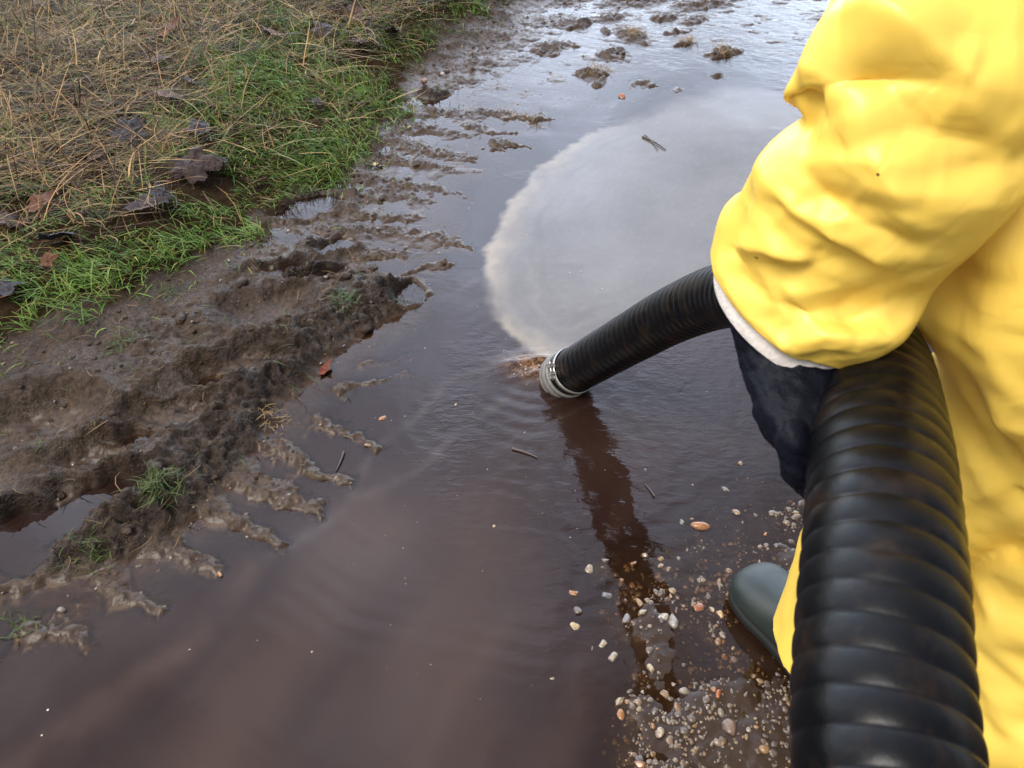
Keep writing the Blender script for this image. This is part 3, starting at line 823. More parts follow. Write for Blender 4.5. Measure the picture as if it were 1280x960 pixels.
for i, (px, py, s, colr, lab) in enumerate(PEB):
    g0 = G(px, py)
    z = max(float(z_at(g0[0], g0[1])[0]), -.004 if s > .008 else -.002)
    c = G(px, py, max(z, 0) + s * .2)
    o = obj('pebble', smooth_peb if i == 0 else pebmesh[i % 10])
    o.location = (c[0], c[1], max(z, -.003) + s * .06)
    s *= .9; o.scale = (s, s, s); o.rotation_euler = (0, 0, (i * 1.37) % 6.28)
    if i == 0: o.rotation_euler = (0, 0, -.15); o.scale = (s, s * .8, s * .9)
    o.color = (*colr, 1)
    tag(o, lab, 'pebble', 'loose pebbles in the track')

# ------------------------------------------------------------------ dead leaves
lm, nt, bs, out = mat('dead_leaf')
oi = nt.nodes.new('ShaderNodeObjectInfo'); ln = noise(nt, 3.5, 5, .6)
c = mixc(nt, maprange(nt, ln.outputs['Fac'], .3, .7, 0, .7), oi.outputs['Color'], (.016, .009, .006))
nt.links.new(c, bs.inputs['Base Color']); bs.inputs['Roughness'].default_value = .5; bs.inputs['Specular IOR Level'].default_value = .22
nt.links.new(bump(nt, ln.outputs['Fac'], .5, .05), bs.inputs['Normal'])
def leaf_mesh(seed):
    r = np.random.default_rng(seed); nt_, nr = 60, 7
    th = np.linspace(0, 2 * math.pi, nt_, endpoint=False)
    lob = .58 + .30 * np.abs(np.cos(2.5 * th)) ** 1.5 + .06 * np.cos(9 * th + r.uniform(0, 6)) + .04 * np.cos(17 * th)
    lob *= 1 + .25 * np.cos(th)
    V = [[0, 0, 0]]
    for k in range(1, nr + 1):
        t = k / nr
        for j in range(nt_):
            V.append([lob[j] * t * math.cos(th[j]), lob[j] * t * .8 * math.sin(th[j]), 0])
    V = np.array(V)
    V[:, 2] = .28 * fbm(V[:, 0], V[:, 1], 1.5, 3, seed % 50 + 420) + .28 * V[:, 1] ** 2 * r.uniform(-.6, 1) + .25 * V[:, 0] ** 2 * r.uniform(-.5, 1) + .03 * np.abs(np.sin(4 * np.arctan2(V[:, 1], V[:, 0])))
    F = [[0, 1 + j, 1 + (j + 1) % nt_] for j in range(nt_)]
    me = bpy.data.meshes.new('dead_leaf')
    for k in range(nr - 1):
        a = 1 + k * nt_; b = a + nt_
        F += [[a + j, b + j, b + (j + 1) % nt_, a + (j + 1) % nt_] for j in range(nt_)]
    # stalk
    s0 = len(V); st = []
    for k in range(5):
        t = k / 4
        for q in range(4):
            an = q * math.pi / 2
            st.append([-.3 - .75 * t, .02 * math.cos(an) + .1 * t * t, .02 * math.sin(an) + .12 * t])
    V = np.concatenate([V, st])
    for k in range(4):
        F += [[s0 + k * 4 + q, s0 + k * 4 + (q + 1) % 4, s0 + k * 4 + 4 + (q + 1) % 4, s0 + k * 4 + 4 + q] for q in range(4)]
    me.from_pydata(V.tolist(), [], F); me.update(); me.materials.append(lm)
    me.polygons.foreach_set('use_smooth', [True] * len(me.polygons))
    return me
leafm = [leaf_mesh(800 + i) for i in range(6)]
for i, (px, py, s, colr, rz, lab) in enumerate(LEAVES):
    g0 = G(px, py, .12); z = float(z_at(g0[0], g0[1])[0])
    g0 = G(px, py, z + .02); z = max(float(z_at(g0[0], g0[1])[0]), 0)
    o = obj('dead_leaf', leafm[i % 6])
    o.location = (g0[0], g0[1], z + .040 if i != len(LEAVES) - 1 else z + .004)
    tl = .75 if ('upright' in lab or 'standing' in lab or 'edge by' in lab) else .34
    o.rotation_euler = (tl * math.cos(i * 2.1) + .15, tl * math.sin(i * 1.7), rz)
    o.scale = (s * 1.12,) * 3; o.color = (*colr, 1)
    tag(o, lab, 'leaf', 'dead leaves on the verge')

# ------------------------------------------------------------------ tufts standing in the mud, and twigs
TUFTS = [(208, 622, .045, 90, 'dark green grass tuft at the edge of the mud beside the left pool'), (112, 692, .03, 45, 'low grass tuft on the mud between two small pools'),
         (14, 782, .035, 26, 'yellowing grass sprig poking from dark water at lower left'), (430, 385, .04, 60, 'grassy sod on the mud point jutting into the water'),
         (505, 368, .03, 34, 'thin grass wisp at the tip of the mud point'), (340, 520, .028, 30, 'brown grass wisp on the undercut mud scarp'),
         (215, 372, .03, 34, 'small green tuft alone in the churned mud'), (160, 440, .03, 40, 'muddy green tuft below the smooth mud ridge'),
         (478, 118, .045, 70, 'green tuft leaning over the far mud lump'), (380, 236, .04, 60, 'green tuft at the foot of the grass verge by the tyre tread'),
         (745, 84, .04, 60, 'straw coloured sod standing in far bright water'), (905, 62, .045, 70, 'brown grassy clod in the far shallows nearest the sleeve'),
         (640, 135, .03, 36, 'brown wisp on the tyre tread by the far bank'), (672, 148, .03, 36, 'flattened brown wisp just right of the tread wisp'), (438, 500, .025, 30, 'green weed strand on the mud ridge behind the hose mouth'),
         (860, 46, .045, 60, 'broad straw clod beyond the grassy clod in the far shallows'), (790, 40, .045, 60, 'straw covered ridge in the far bright water')]
for i, (px, py, Lb, nb_, lab) in enumerate(TUFTS):
    g0 = G(px, py, .02); z = float(z_at(g0[0], g0[1])[0])
    r = np.random.default_rng(900 + i)
    nb2 = nb_ * 2
    off = np.clip(r.normal(0, .020, (nb2, 2)), -.045, .045) * (1.25 if py < 160 else 1)
    bxy = g0[:2] + off
    bz = np.maximum(z_at(bxy[:, 0], bxy[:, 1]), -.01)
    brownish = 'brown' in lab or 'straw' in lab
    hue = r.random((nb2, 1))
    c_ = (np.array([.12, .075, .035]) * (1 - hue) + np.array([.34, .23, .10]) * hue) if brownish else (np.array([.022, .040, .010]) * (1 - hue) + np.array([.085, .11, .026]) * hue)
    V, F, C = blades(np.stack([off[:, 0], off[:, 1], bz - max(z, -.01)], -1), r.uniform(0, 6.28, nb2), Lb * r.uniform(.4, 1.25, nb2), r.uniform(.0014, .003, nb2), r.uniform(.1, 1.0, nb2), r.uniform(.4, 1.8, nb2), c_, 5, r.normal(0, .4, nb2))
    o = obj('grass_tuft', np_mesh('grass_tuft', V, F, GREEN, True, {'tint': C})); o.location = (g0[0], g0[1], max(z, -.01))
    tag(o, lab, 'grass tuft', 'tufts standing in the mud and water')

tm, nt, bs, out = mat('twig_bark'); bs.inputs['Base Color'].default_value = (.045, .030, .022, 1); bs.inputs['Roughness'].default_value = .5
def tube_np(pts, rad, nu=8, cap=True):
    pts = np.asarray(pts, float); n = len(pts); rad = np.broadcast_to(np.asarray(rad, float), (n,))
    T = np.gradient(pts, axis=0); T /= np.linalg.norm(T, axis=1)[:, None]
    up = np.array([0, 0, 1.0]) if abs(T[0, 2]) < .9 else np.array([1.0, 0, 0])
    U = np.zeros_like(T)
    for i in range(n):
        u = up - T[i] * (up @ T[i]); u /= np.linalg.norm(u); U[i] = u; up = u
    W = np.cross(T, U)
    a = np.linspace(0, 2 * math.pi, nu, endpoint=False)
    V = pts[:, None] + rad[:, None, None] * (np.cos(a)[None, :, None] * U[:, None] + np.sin(a)[None, :, None] * W[:, None])
    return V.reshape(-1, 3), grid_faces(n, nu, True), T, U, W
TWIGS = [((803, 172), (832, 188), .004, 'thin dark twig floating on the pale film'), ((806, 170), (822, 188), .003, 'second thinner twig crossing the floating twig'),
         ((640, 562), (672, 573), .003, 'bent black stem floating in front of the hose mouth'), ((818, 622), (806, 606), .002, 'tiny straight stick in water between hose reflection and glove'),
         ((430, 566), (420, 590), .003, 'short stem stuck on a mud ridge')]
for (p0, p1, rr, lab) in TWIGS:
    a = G(*p0) + np.array([0, 0, .004]); b = G(*p1) + np.array([0, 0, .003])
    t = np.linspace(0, 1, 9)[:, None]
    pts = a + (b - a) * t + np.array([.012, .006, .004]) * np.sin(t * math.pi) * np.linalg.norm(b - a) * 3
    V, F, *_ = tube_np(pts - a, rr * np.linspace(1, .5, 9))
    o = obj('twig', np_mesh('twig', V, F, tm)); o.location = a; tag(o, lab, 'twig', 'twigs and stems afloat')

# ------------------------------------------------------------------ cloth: a tube of fabric, longer than its path, buckled onto its shape
def smooth_rows(A, n):
    """resample ring parameters (m,k) to n rows by Catmull-Rom"""
    A = np.asarray(A, float); m = len(A); t = np.linspace(0, m - 1, n)
    i = np.clip(np.floor(t).astype(int), 0, m - 2); f = (t - i)[:, None]
    p0 = A[np.clip(i - 1, 0, m - 1)]; p1 = A[i]; p2 = A[i + 1]; p3 = A[np.clip(i + 2, 0, m - 1)]
    return .5 * (2 * p1 + (p2 - p0) * f + (2 * p0 - 5 * p1 + 4 * p2 - p3) * f ** 2 + (3 * p1 - p0 - 3 * p2 + p3) * f ** 3)

def rings_to_grid(C, A, B, nv, nu, power=2.0):
    """C centres, A and B half axis vectors per ring"""
    R = smooth_rows(np.concatenate([C, A, B], 1), nv)
    th = np.linspace(0, 2 * math.pi, nu, endpoint=False)
    c = np.sign(np.cos(th)) * np.abs(np.cos(th)) ** (2 / power); s_ = np.sign(np.sin(th)) * np.abs(np.sin(th)) ** (2 / power)
    return R[:, None, :3] + c[None, :, None] * R[:, None, 3:6] + s_[None, :, None] * R[:, None, 6:9]

def buckle(T, su, sv, seed, steps=45, iters=7, amp=.006, follow=.05, grav=.0006, maxd=.03, freq=(5, 4), pin0=1, pin1=1, bend=.35):
    """position based cloth: T (nv,nu,3) design shape, rest lengths stretched by su (around) and sv (along)"""
    r = np.random.default_rng(seed)
    nv, nu, _ = T.shape
    du = np.roll(T, -1, 1) - T; dv = T[1:] - T[:-1]
    nrm = np.cross(np.roll(T, -1, 1) - np.roll(T, 1, 1), np.gradient(T, axis=0)); nrm /= np.linalg.norm(nrm, axis=-1, keepdims=True) + 1e-9
    uu, vv = np.meshgrid(np.arange(nu) / nu * 2 * math.pi, np.linspace(0, 1, nv))
    a = perlin(np.cos(uu) * freq[0] * .5 + 7 + vv * 2, np.sin(uu) * freq[0] * .5 + vv * freq[1] * 2.2 + seed, seed) * 1.6
    b = perlin(np.cos(uu) * freq[0] + 3 - vv * 4, np.sin(uu) * freq[0] + vv * freq[1] * 4 + seed * 1.7, seed + 1)
    X = T + nrm * (amp * (a + .45 * b))[..., None]
    lu = np.linalg.norm(du, axis=-1) * su; lv = np.linalg.norm(dv, axis=-1) * sv
    d1 = np.linalg.norm(np.roll(T, -1, 1)[1:] - T[:-1], axis=-1) * (su + sv) / 2
    d2 = np.linalg.norm(T[1:] - np.roll(T, -1, 1)[:-1], axis=-1) * (su + sv) / 2
    lv2 = np.linalg.norm(T[2:] - T[:-2], axis=-1) * sv; lu2 = np.linalg.norm(np.roll(T, -2, 1) - T, axis=-1) * su
    def solve(pa, pb, L, k):
        d = pb - pa; l = np.linalg.norm(d, axis=-1) + 1e-9
        c = (.5 * k * (l - L) / l)[..., None] * d
        return pa + c, pb - c
    ev = np.arange(0, nv - 1, 2); od = np.arange(1, nv - 1, 2)
    for st in range(steps):
        off = X - T
        X = X - follow * off
        X[..., 2] -= grav
        for it in range(iters):
            for rows in (ev, od):
                X[rows], X[rows + 1] = solve(X[rows], X[rows + 1], lv[rows], 1)
            for p in (0, 1):
                c0 = np.arange(p, nu, 2); c1 = (c0 + 1) % nu
                X[:, c0], X[:, c1] = solve(X[:, c0], X[:, c1], lu[:, c0], 1)
            for rows in (ev, od):
                q = np.roll(X[rows + 1], -1, 1); pa, pb = solve(X[rows], q, d1[rows], .7)
                X[rows] = pa; X[rows + 1] = np.roll(pb, 1, 1)
                q = np.roll(X[rows], -1, 1); pb, pa = solve(X[rows + 1], q, d2[rows], .7)
                X[rows + 1] = pb; X[rows] = np.roll(pa, 1, 1)
            for g in ((0, 1), (2, 3)):
                rows = np.array([i for i in range(nv - 2) if i % 4 in g])
                X[rows], X[rows + 2] = solve(X[rows], X[rows + 2], lv2[rows], bend)
                cols = np.array([i for i in range(nu) if i % 4 in g]); c2 = (cols + 2) % nu
                X[:, cols], X[:, c2] = solve(X[:, cols], X[:, c2], lu2[:, cols], bend)
            off = X - T; L = np.linalg.norm(off, axis=-1, keepdims=True)
            X = T + off * np.minimum(1, maxd / (L + 1e-9))
            X[:pin0] = T[:pin0]
            if pin1: X[-pin1:] = T[-pin1:]
    return X

def unit(v): return v / (np.linalg.norm(v) + 1e-12)

def lofted(name, Gd, m, parent=None, cap0=False, cap1=False, sub=0, thick=0.0):
    nv, nu, _ = Gd.shape
    V = Gd.reshape(-1, 3); F = grid_faces(nv, nu, True).tolist()
    if cap0: F.append(list(range(nu))[::1])
    if cap1: F.append([(nv - 1) * nu + i for i in range(nu)][::-1])
    me = bpy.data.meshes.new(name); me.from_pydata(V.tolist(), [], F); me.update()
    bm = bmesh.new(); bm.from_mesh(me); bmesh.ops.recalc_face_normals(bm, faces=bm.faces); bm.to_mesh(me); bm.free()
    me.polygons.foreach_set('use_smooth', [True] * len(me.polygons))
    me.materials.append(m)
    o = obj(name, me, parent)
    if thick:
        q = o.modifiers.new('thickness', 'SOLIDIFY'); q.thickness = thick; q.offset = -1
    if sub:
        q = o.modifiers.new('smooth', 'SUBSURF'); q.levels = sub; q.render_levels = sub
    return o

def apply_mods(o):
    dg = bpy.context.evaluated_depsgraph_get(); dg.update()
    me = bpy.data.meshes.new_from_object(o.evaluated_get(dg))
    o.modifiers.clear(); o.data = me
    me.polygons.foreach_set('use_smooth', [True] * len(me.polygons)); me.update()
    return o

def skinned(name, verts, edges, radii, m, parent=None, sub=2, root=0):
    me = bpy.data.meshes.new(name); me.from_pydata([tuple(v) for v in verts], edges, []); me.update()
    o = obj(name, me, parent)
    q = o.modifiers.new('skin', 'SKIN'); q.use_smooth_shade = True
    for i, r in enumerate(radii):
        r = (r, r) if isinstance(r, (int, float)) else r
        me.skin_vertices[0].data[i].radius = r
    me.skin_vertices[0].data[root].use_root = True
    q = o.modifiers.new('smooth', 'SUBSURF'); q.levels = sub; q.render_levels = sub
    apply_mods(o); o.data.materials.clear(); o.data.materials.append(m)
    return o

def fuse(name, objs, voxel, m, parent=None, smooth_it=6):
    """join meshes into one continuous surface"""
    bm = bmesh.new()
    for q in objs:
        bm.from_mesh(q.data)
        bpy.data.objects.remove(q)
    me = bpy.data.meshes.new(name); bm.to_mesh(me); bm.free()
    o = obj(name, me, parent)
    q = o.modifiers.new('fuse', 'REMESH'); q.mode = 'VOXEL'; q.voxel_size = voxel
    q = o.modifiers.new('relax', 'SMOOTH'); q.iterations = smooth_it; q.factor = .5
    apply_mods(o); o.data.materials.clear(); o.data.materials.append(m)
    return o

# ------------------------------------------------------------------ materials of the worker and the hose
YEL, nt, bs, out = mat('yellow_coverall')
yn = noise(nt, 7.0, 4, .55)
yc = mixc(nt, yn.outputs['Fac'], (.86, .575, .085), (.89, .625, .115))
vo = N(nt, 'ShaderNodeTexVoronoi', Scale=26.0); tc = nt.nodes.new('ShaderNodeTexCoord'); nt.links.new(tc.outputs['Object'], vo.inputs['Vector'])
spk = nt.nodes.new('ShaderNodeMath'); spk.operation = 'LESS_THAN'; nt.links.new(vo.outputs['Distance'], spk.inputs[0])
sp_n = noise(nt, 5.0, 2); nt.links.new(maprange(nt, sp_n.outputs['Fac'], .52, .72, 0, .075), spk.inputs[1])
yc = mixc(nt, spk.outputs[0], yc, (.10, .06, .02))
nt.links.new(yc, bs.inputs['Base Color']); bs.inputs['Roughness'].default_value = .40
bs.inputs['Specular IOR Level'].default_value = .45
fine = noise(nt, 38, 4, .6, dist=.8)
wv = noise(nt, 9, 3, .5); wadd = N(nt, 'ShaderNodeVectorMath', operation='MULTIPLY_ADD'); nt.links.new(wv.outputs['Color'], wadd.inputs[0]); wadd.inputs[1].default_value = (.10, .10, .10); nt.links.new(tc.outputs['Object'], wadd.inputs[2])
mpy = N(nt, 'ShaderNodeMapping'); mpy.inputs['Rotation'].default_value = (.5, .3, .6); mpy.inputs['Scale'].default_value = (1, 2.2, 1); nt.links.new(wadd.outputs[0], mpy.inputs['Vector'])
cr = N(nt, 'ShaderNodeTexVoronoi', feature='DISTANCE_TO_EDGE', Scale=13.0); nt.links.new(mpy.outputs[0], cr.inputs['Vector'])
crm = noise(nt, 6, 2); crk = N(nt, 'ShaderNodeMath', operation='MULTIPLY'); nt.links.new(maprange(nt, cr.outputs['Distance'], 0, .09, 0, 1), crk.inputs[0]); nt.links.new(maprange(nt, crm.outputs['Fac'], .42, .62, 0, 1), crk.inputs[1])
nt.links.new(bump(nt, crk.outputs[0], .16, .002, bump(nt, fine.outputs['Fac'], .05, .006)), bs.inputs['Normal'])
ytl = N(nt, 'ShaderNodeBsdfTranslucent'); nt.links.new(yc, ytl.inputs['Color'])
ymx = N(nt, 'ShaderNodeMixShader', Fac=.16)
nt.links.new(bs.outputs[0], ymx.inputs[1]); nt.links.new(ytl.outputs[0], ymx.inputs[2]); nt.links.new(ymx.outputs[0], out.inputs['Surface'])

NAVY, nt, bs, out = mat('navy_glove'); bs.inputs['Roughness'].default_value = .55; bs.inputs['Specular IOR Level'].default_value = .12
gn = noise(nt, 30, 4)
nt.links.new(mixc(nt, gn.outputs['Fac'], (.0016, .0018, .004), (.0045, .0055, .0115)), bs.inputs['Base Color'])
gn2 = noise(nt, 420, 2); nt.links.new(bump(nt, gn2.outputs['Fac'], .4, .0015, bump(nt, gn.outputs['Fac'], .6, .006)), bs.inputs['Normal'])
KNIT, nt, bs, out = mat('white_knit'); bs.inputs['Roughness'].default_value = .85
kn = noise(nt, 160, 3); nt.links.new(mixc(nt, kn.outputs['Fac'], (.38, .34, .31), (.58, .54, .50)), bs.inputs['Base Color'])
nt.links.new(bump(nt, kn.outputs['Fac'], .6, .003), bs.inputs['Normal'])
RUB, nt, bs, out = mat('green_rubber')
bn = noise(nt, 16, 5, .6)
nt.links.new(mixc(nt, maprange(nt, bn.outputs['Fac'], .35, .7, 0, 1), (.007, .012, .0105), (.0135, .020, .017)), bs.inputs['Base Color'])
nt.links.new(maprange(nt, bn.outputs['Fac'], .3, .7, .42, .62), bs.inputs['Roughness'])
nt.links.new(bump(nt, bn.outputs['Fac'], .15, .004), bs.inputs['Normal'])
SOLE, nt, bs, out = mat('black_sole'); bs.inputs['Base Color'].default_value = (.008, .009, .008, 1); bs.inputs['Roughness'].default_value = .7; bs.inputs['Specular IOR Level'].default_value = .2
SKIN, nt, bs, out = mat('skin'); bs.inputs['Base Color'].default_value = (.52, .30, .21, 1); bs.inputs['Roughness'].default_value = .5
EYE, nt, bs, out = mat('eye_white'); bs.inputs['Base Color'].default_value = (.7, .68, .65, 1); bs.inputs['Roughness'].default_value = .15
HOSE, nt, bs, out = mat('black_rubber_hose')
hn = noise(nt, 20, 5, .65); hn2 = noise(nt, 9, 3)
hc = mixc(nt, maprange(nt, hn.outputs['Fac'], .5, .66, 0, .9), (.0022, .0023, .0030), (.014, .0085, .0055))
nt.links.new(hc, bs.inputs['Base Color'])
nt.links.new(maprange(nt, hn2.outputs['Fac'], .35, .65, .27, .42), bs.inputs['Roughness'])
bs.inputs['Specular IOR Level'].default_value = .17
hn3 = noise(nt, 150, 3); nt.links.new(bump(nt, hn3.outputs['Fac'], .25, .001), bs.inputs['Normal'])
STEEL, nt, bs, out = mat('galvanised_steel'); bs.inputs['Base Color'].default_value = (.40, .385, .36, 1); bs.inputs['Metallic'].default_value = .8
stn = noise(nt, 60, 4); nt.links.new(maprange(nt, stn.outputs['Fac'], .3, .7, .25, .5), bs.inputs['Roughness'])
ALU, nt, bs, out = mat('worn_aluminium'); bs.inputs['Metallic'].default_value = .35; bs.inputs['Roughness'].default_value = .5
aln = noise(nt, 45, 5, .6); nt.links.new(mixc(nt, aln.outputs['Fac'], (.07, .06, .05), (.21, .20, .185)), bs.inputs['Base Color'])

# ------------------------------------------------------------------ suction hose
HR = .0560
HPX = [(1100, 1060, .425), (1102, 960, .490), (1110, 800, .535), (1113, 700, .575), (1111, 600, .63), (1104, 510, .71), (1086, 440, .82),
       (1038, 396, .97), (968, 366, 1.16), (903, 367, 1.36), (838, 394, 1.55), (772, 432, 1.76), (707, 469, 1.975)]
hp = [np.array([.15, -2.6, .06]), np.array([.19, -1.9, .07]), np.array([.24, -1.25, .22]), np.array([.25, -.75, .55]), np.array([.22, -.28, .85])] + [P(q[0] - (9 if q[1] > 500 else 0), q[1], q[2]) for q in HPX]
hp = np.array(hp)
hp = hp[[0, 1, 2, 3, 4] + list(range(6, len(hp)))]
_sl = np.concatenate([[0], np.cumsum(np.linalg.norm(np.diff(hp, axis=0), axis=1))])
_tt = np.arange(0, _sl[-1], .006)
dense = np.stack([np.interp(_tt, _sl, hp[:, k]) for k in range(3)], -1)
_e0, _e1 = dense[0].copy(), dense[-1].copy()
for _ in range(160):
    dense[1:-1] = .25 * dense[:-2] + .5 * dense[1:-1] + .25 * dense[2:]
seg = np.concatenate([[0], np.cumsum(np.linalg.norm(np.diff(dense, axis=0), axis=1))])
tot = seg[-1]; PITCHM = .0225; per = 14
nh = int(tot / PITCHM * per)
tt = np.linspace(0, tot, nh)
hpath = np.stack([np.interp(tt, seg, dense[:, k]) for k in range(3)], -1)
for _ in range(25): hpath[1:-1] = .25 * hpath[:-2] + .5 * hpath[1:-1] + .25 * hpath[2:]
_, _, hT, hU, hW = tube_np(hpath, HR, 8)
nu = 56; th = np.linspace(0, 2 * math.pi, nu, endpoint=False)
ph = tt[:, None] / PITCHM + th[None] / (2 * math.pi)
w_ = ph - np.floor(ph)
prof = np.abs(np.sin(math.pi * w_)) ** .55
rad = HR - .0016 + .0022 * prof + .0006 * perlin(tt[:, None] * 14 + 0 * th[None], np.cos(th)[None] * 1.5 + tt[:, None] * 3, 71)
hV = hpath[:, None] + rad[..., None] * (np.cos(th)[None, :, None] * hU[:, None] + np.sin(th)[None, :, None] * hW[:, None])
hose = empty('suction_hose', tuple(hpath[-1] * np.array([1, 1, 0])))
tag(hose, 'long black ribbed hose under the yellow sleeve with its end in the water', 'hose')
def into(o, parent):
    """keep a mesh built in world coordinates in place under a parent that has a location"""
    o.parent = parent; o.matrix_parent_inverse = parent.matrix_basis.inverted(); return o
def at_root(o, root):
    M = Matrix.Translation(-Vector(root.location)); o.data.transform(M); o.parent = root; return o
# the hose has a wall: outer skin, end lip, inner bore
inn = hpath[-60:][::-1, None] + (HR - .010) * (np.cos(th)[None, :, None] * hU[-60:][::-1, None] + np.sin(th)[None, :, None] * hW[-60:][::-1, None])
full = np.concatenate([hV, inn], 0)
at_root(obj('ribbed_tube', np_mesh('ribbed_tube', full.reshape(-1, 3), grid_faces(len(full), nu, True)[:, ::-1], HOSE)), hose)
def ring_obj(name, c, T, U, W, prof_pts, m, root, nu=56, squash=None):
    """lathe about the axis T at c: prof_pts (axial, radius)"""
    th = np.linspace(0, 2 * math.pi, nu, endpoint=False)
    rows = [c + T * a + r * (np.cos(th)[:, None] * U + np.sin(th)[:, None] * W) for a, r in prof_pts]
    V = np.array(rows + [rows[0]])
    V = V[:-1]; F = grid_faces(len(prof_pts), nu, True).tolist()
    k = len(prof_pts)
    F += [[(k - 1) * nu + j, (k - 1) * nu + (j + 1) % nu, (j + 1) % nu, j] for j in range(nu)]
    me = bpy.data.meshes.new(name); me.from_pydata(V.reshape(-1, 3).tolist(), [], F); me.update()
    bm = bmesh.new(); bm.from_mesh(me); bmesh.ops.recalc_face_normals(bm, faces=bm.faces); bm.to_mesh(me); bm.free()
    me.polygons.foreach_set('use_smooth', [True] * len(me.polygons)); me.materials.append(m)
    if isinstance(root, bpy.types.Object): return at_root(obj(name, me), root)
    return obj(name, me)
e, eT, eU, eW = hpath[-1], unit(hpath[-1] - hpath[-14]), hU[-1], hW[-1]
ring_obj('end_coupling', e, eT, eU, eW, [(-.012, HR + .002), (-.010, HR + .0055), (-.002, HR + .0065), (.000, HR + .0035), (.004, HR + .0035), (.006, HR + .0065), (.018, HR + .0065), (.021, HR + .0035), (.026, HR + .0035),
         (.028, HR + .005), (.034, HR + .004), (.034, HR - .012), (-.012, HR - .012)], ALU, hose)
cb = e - eT * .040
clamp = ring_obj('hose_clamp', cb, eT, eU, eW, [(-.006, HR + .0015), (-.006, HR + .0038), (.006, HR + .0038), (.006, HR + .0015)], STEEL, hose)
def oriented_box(name, c, ax, half, m, bev=.0012):
    bm = bmesh.new(); bmesh.ops.create_cube(bm, size=2)
    for v in bm.verts:
        p = c + ax[0] * v.co.x * half[0] + ax[1] * v.co.y * half[1] + ax[2] * v.co.z * half[2]; v.co = p
    bmesh.ops.bevel(bm, geom=bm.edges[:], offset=bev, segments=2, affect='EDGES')
    bmesh.ops.recalc_face_normals(bm, faces=bm.faces)
    me = bpy.data.meshes.new(name); bm.to_mesh(me); bm.free(); me.materials.append(m)
    return obj(name, me)
camp = np.array([0, 0, CAM_H])
vdir = camp - cb; vdir -= eT * (vdir @ eT); vdir = unit(vdir)
bdir = unit(vdir * .90 - np.cross(eT, vdir) * -.44)
side_ = np.cross(eT, bdir)
rt = cb + bdir * (HR + .008)
def hang(o, par):
    at_root(o, hose); o.parent = par; return o
hang(oriented_box('clamp_lug', rt + side_ * .010, (eT, side_, bdir), (.008, .0035, .007), STEEL), clamp)
hang(oriented_box('clamp_lug', rt - side_ * .010, (eT, side_, bdir), (.008, .0035, .007), STEEL), clamp)
V, F, *_ = tube_np([rt + side_ * k + bdir * .001 for k in np.linspace(-.022, .020, 6)], .0032, 10)
hang(obj('bolt', np_mesh('bolt', V, F, STEEL)), clamp)
hang(oriented_box('nut', rt - side_ * .019 + bdir * .001, (eT, side_, bdir), (.0055, .004, .0055), STEEL), clamp)

# ------------------------------------------------------------------ the worker
person = empty('person', (.58, .60, 0))
tag(person, 'worker in yellow coverall, navy gloves and green rubber boots holding the black hose', 'person')
sh_l = np.array([.50, .80, 1.21]); sh_r = np.array([.90, .70, 1.24])
el_l = P(1110, 150, .62); wr_l = P(985, 425, .745)
bodyV = [(.72, .55, .90), (.71, .61, 1.02), (.70, .68, 1.15), (.695, .75, 1.27), (.69, .80, 1.33), (.685, .83, 1.385), (.68, .865, 1.445), (.675, .872, 1.505), (.672, .86, 1.55),
         tuple(sh_l), tuple(el_l), tuple((el_l * .45 + wr_l * .55)), tuple(wr_l),
         tuple(sh_r), (1.04, .60, 1.02), (1.0, .70, .86), (.97, .76, .80),
         (.62, .58, .86), (.575, .70, .48), (.57, .65, .26), (.565, .62, .09), (.53, .75, .045),
         (.80, .53, .86), (.725, .52, .48), (.715, .44, .26), (.71, .38, .09), (.685, .52, .045),
         (.665, .945, 1.455)]
bodyE = [(0, 1), (1, 2), (2, 3), (3, 4), (4, 5), (5, 6), (6, 7), (7, 8), (3, 9), (9, 10), (10, 11), (11, 12), (3, 13), (13, 14), (14, 15), (15, 16),
         (0, 17), (17, 18), (18, 19), (19, 20), (20, 21), (0, 22), (22, 23), (23, 24), (24, 25), (25, 26), (6, 27)]
bodyR = [(.11, .09), (.10, .08), (.10, .08), (.085, .065), .050, .050, .075, .086, .046, .044, .038, .036, .030, .042, .038, .032, .028,
         .070, .046, .040, .032, .032, .070, .046, .040, .032, .032, .022]
body = skinned('body', bodyV, bodyE, bodyR, SKIN, sub=2); at_root(body, person)
for sx_ in (-.032, .032):
    bm = bmesh.new(); bmesh.ops.create_uvsphere(bm, u_segments=16, v_segments=10, radius=.012); me = bpy.data.meshes.new('eye'); bm.to_mesh(me); bm.free(); me.materials.append(EYE)
    me.transform(Matrix.Translation((.672 + sx_, .928, 1.495))); at_root(obj('eye', me), person)

# left sleeve: silhouette read off the photo, given its own depths
SL = [((888, 318), (1090, 418), .745), ((902, 288), (1135, 372), .715), ((918, 262), (1180, 325), .690), ((952, 204), (1240, 268), .645), ((1002, 158), (1290, 205), .612), ((984, 112), (1310, 120), .590),
      ((1008, 58), (1345, 20), .60), ((1058, -14), (1390, -80), .635), ((1150, -100), (1480, -160), .70)]
C_, A_, B_ = [], [], []
cs = [(P(*l, d) + P(*r, d)) / 2 for l, r, d in SL]
for i, (l, r, d) in enumerate(SL):
    a = (P(*r, d) - P(*l, d)) / 2
    ax = unit(cs[min(i + 1, len(cs) - 1)] - cs[max(i - 1, 0)])
    a = a                                                      # silhouette half width
    b = unit(np.cross(ax, a)) * np.linalg.norm(a) * .80
    C_.append(cs[i]); A_.append(a); B_.append(b)
B_[0] = P(1000, 446, .690) - cs[0]; B_[1] = P(1050, 425, .655) - cs[1]
B_ = [b if (b @ (camp - c)) > 0 else -b for b, c in zip(B_, C_)]
T = rings_to_grid(np.array(C_), np.array(A_), np.array(B_), 150, 168, 2.0)
